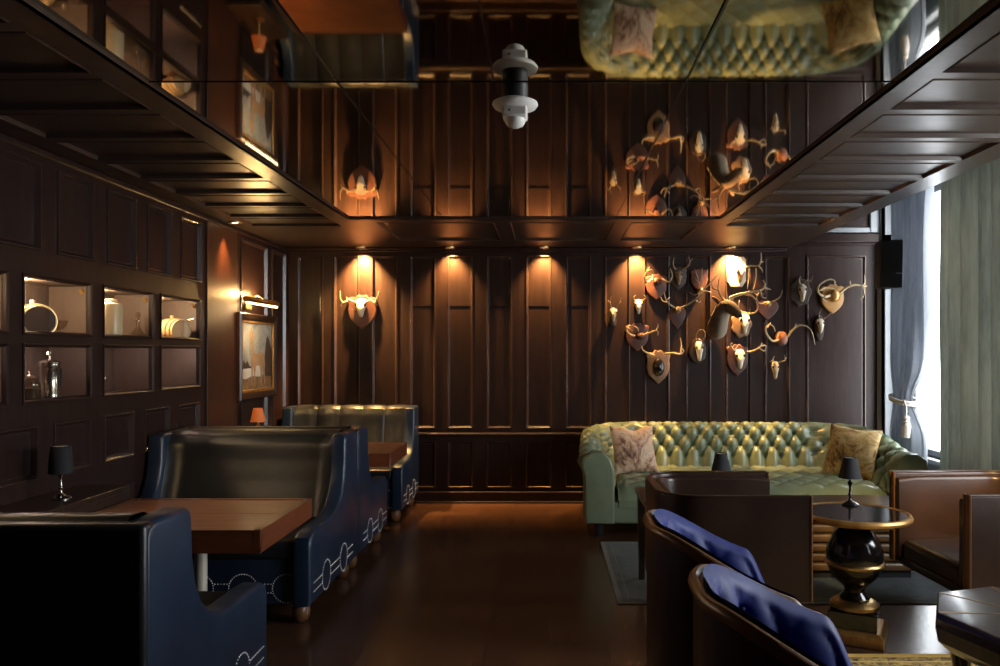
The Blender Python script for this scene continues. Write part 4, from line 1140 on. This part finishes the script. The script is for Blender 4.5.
trophy('pale edged shield with a black centre, lowest on the left of the group', 658, 365, ('shield', 24, 34, 658, 367), None,
       [[(653, 355), (646, 353), (641, 350), (640, 346)]], [[(664, 354), (671, 353), (678, 354), (681, 351), (678, 347)], [(678, 353), (679, 345), (678, 338)]], .013, ANTL, None, PLQ_O, (12, 18, 658, 367, BLACK))
trophy('reddish shield with short looping pale antlers, left of the group', 639, 335, ('shield', 24, 28, 637, 337), None,
       [[(634, 336), (628, 334), (625, 329), (629, 326), (635, 328), (637, 332)], [(626, 328), (631, 331)]], [[(641, 336), (648, 333), (655, 331), (656, 336)], [(654, 331), (656, 327), (656, 324)]], .012, ANTL, None, PLQ_R, (9, 8, 640, 336, PLQ_R))
# the stuffed deer head
t = thing('deer_head', 'mounted brown deer head with a pale throat looking to the right', 'mounted head', ((720-CX)*PXM, YB-.014, EYE+(CY-312)*PXM), group='antler trophies on the back wall')
def rings_mb(path, radii, K=18):
    m = MB(); pts = [Vector(p) for p in path]; vs = []
    n = len(pts)
    for i, p in enumerate(pts):
        d = (pts[min(i+1, n-1)]-pts[max(i-1, 0)]).normalized()
        u = Vector((0, 0, 1))-d*d.z
        u = u.normalized() if u.length > .15 else Vector((0, -1, 0))
        sd = d.cross(u).normalized(); u = sd.cross(d).normalized()
        for k in range(K):
            a = 2*PI*k/K; vs.append(p+sd*math.cos(a)*radii[i][0]+u*math.sin(a)*radii[i][1])
    m.add(vs, [(i*K+k, i*K+(k+1) % K, (i+1)*K+(k+1) % K, (i+1)*K+k) for i in range(n-1) for k in range(K)]+[tuple(range(K))[::-1], tuple(range((n-1)*K, n*K))])
    return m
hp = [(-.05, -.010, -.18), (-.05, -.055, -.18), (-.045, -.115, -.12), (-.03, -.16, -.04), (-.008, -.185, .025), (.018, -.208, .052), (.052, -.240, .030), (.085, -.275, -.012), (.108, -.300, -.045), (.120, -.314, -.062)]
hr = [(.104, .105), (.108, .105), (.098, .098), (.083, .084), (.080, .080), (.078, .074), (.066, .064), (.050, .050), (.042, .041), (.022, .020)]
m = rings_mb(hp, hr)
body = m.build('head', FURB, t, sub=1)
def ear(s_):
    base, tip = (Vector((-.045, -.185, .085)), Vector((-.125, -.165, .135))) if s_ < 0 else (Vector((.055, -.165, .095)), Vector((.115, -.105, .155)))
    m = MB(); vs = []
    for i in range(7):
        q = i/6; c = base.lerp(tip, q); w__ = .030*math.sin(PI*(.18+.82*q))+.002
        for k in range(10):
            a = 2*PI*k/10; vs.append((c.x-.25*w__*math.cos(a), c.y+.008*math.sin(a), c.z+w__*math.cos(a)))
    return m.add(vs, [(i*10+k, i*10+(k+1) % 10, (i+1)*10+(k+1) % 10, (i+1)*10+k) for i in range(6) for k in range(10)]+[tuple(range(10)), tuple(range(60, 70))])
for s_ in (-1, 1):
    ear(s_).build('ear', FURE, t)
MB().ball((-.012, -.278, .052), .014, 12).build('eye', BLACK, t)
MB().ball((.102, -.200, .055), .013, 12).build('eye', BLACK, t)
MB().ball((.120, -.318, -.054), (.023, .018, .017), 14).build('nose', BLACK, t)
antler_mb([[(721, 303, .20), (716, 298, .21), (713, 290, .22), (714, 280, .22)], [(714, 292, .22), (708, 290, .22), (706, 285, .22)]], 720, 312, .014).build('antler', ANTD, t)
antler_mb([[(724, 300, .21), (731, 297, .23), (744, 294, .26), (754, 292, .27), (757, 287, .27), (755, 283, .27)], [(752, 292, .27), (754, 299, .28), (758, 300, .28)], [(737, 296, .25), (744, 298, .28), (748, 302, .29)], [(756, 290, .27), (763, 292, .27)]], 720, 312, .017).build('antler', ANTL, t)
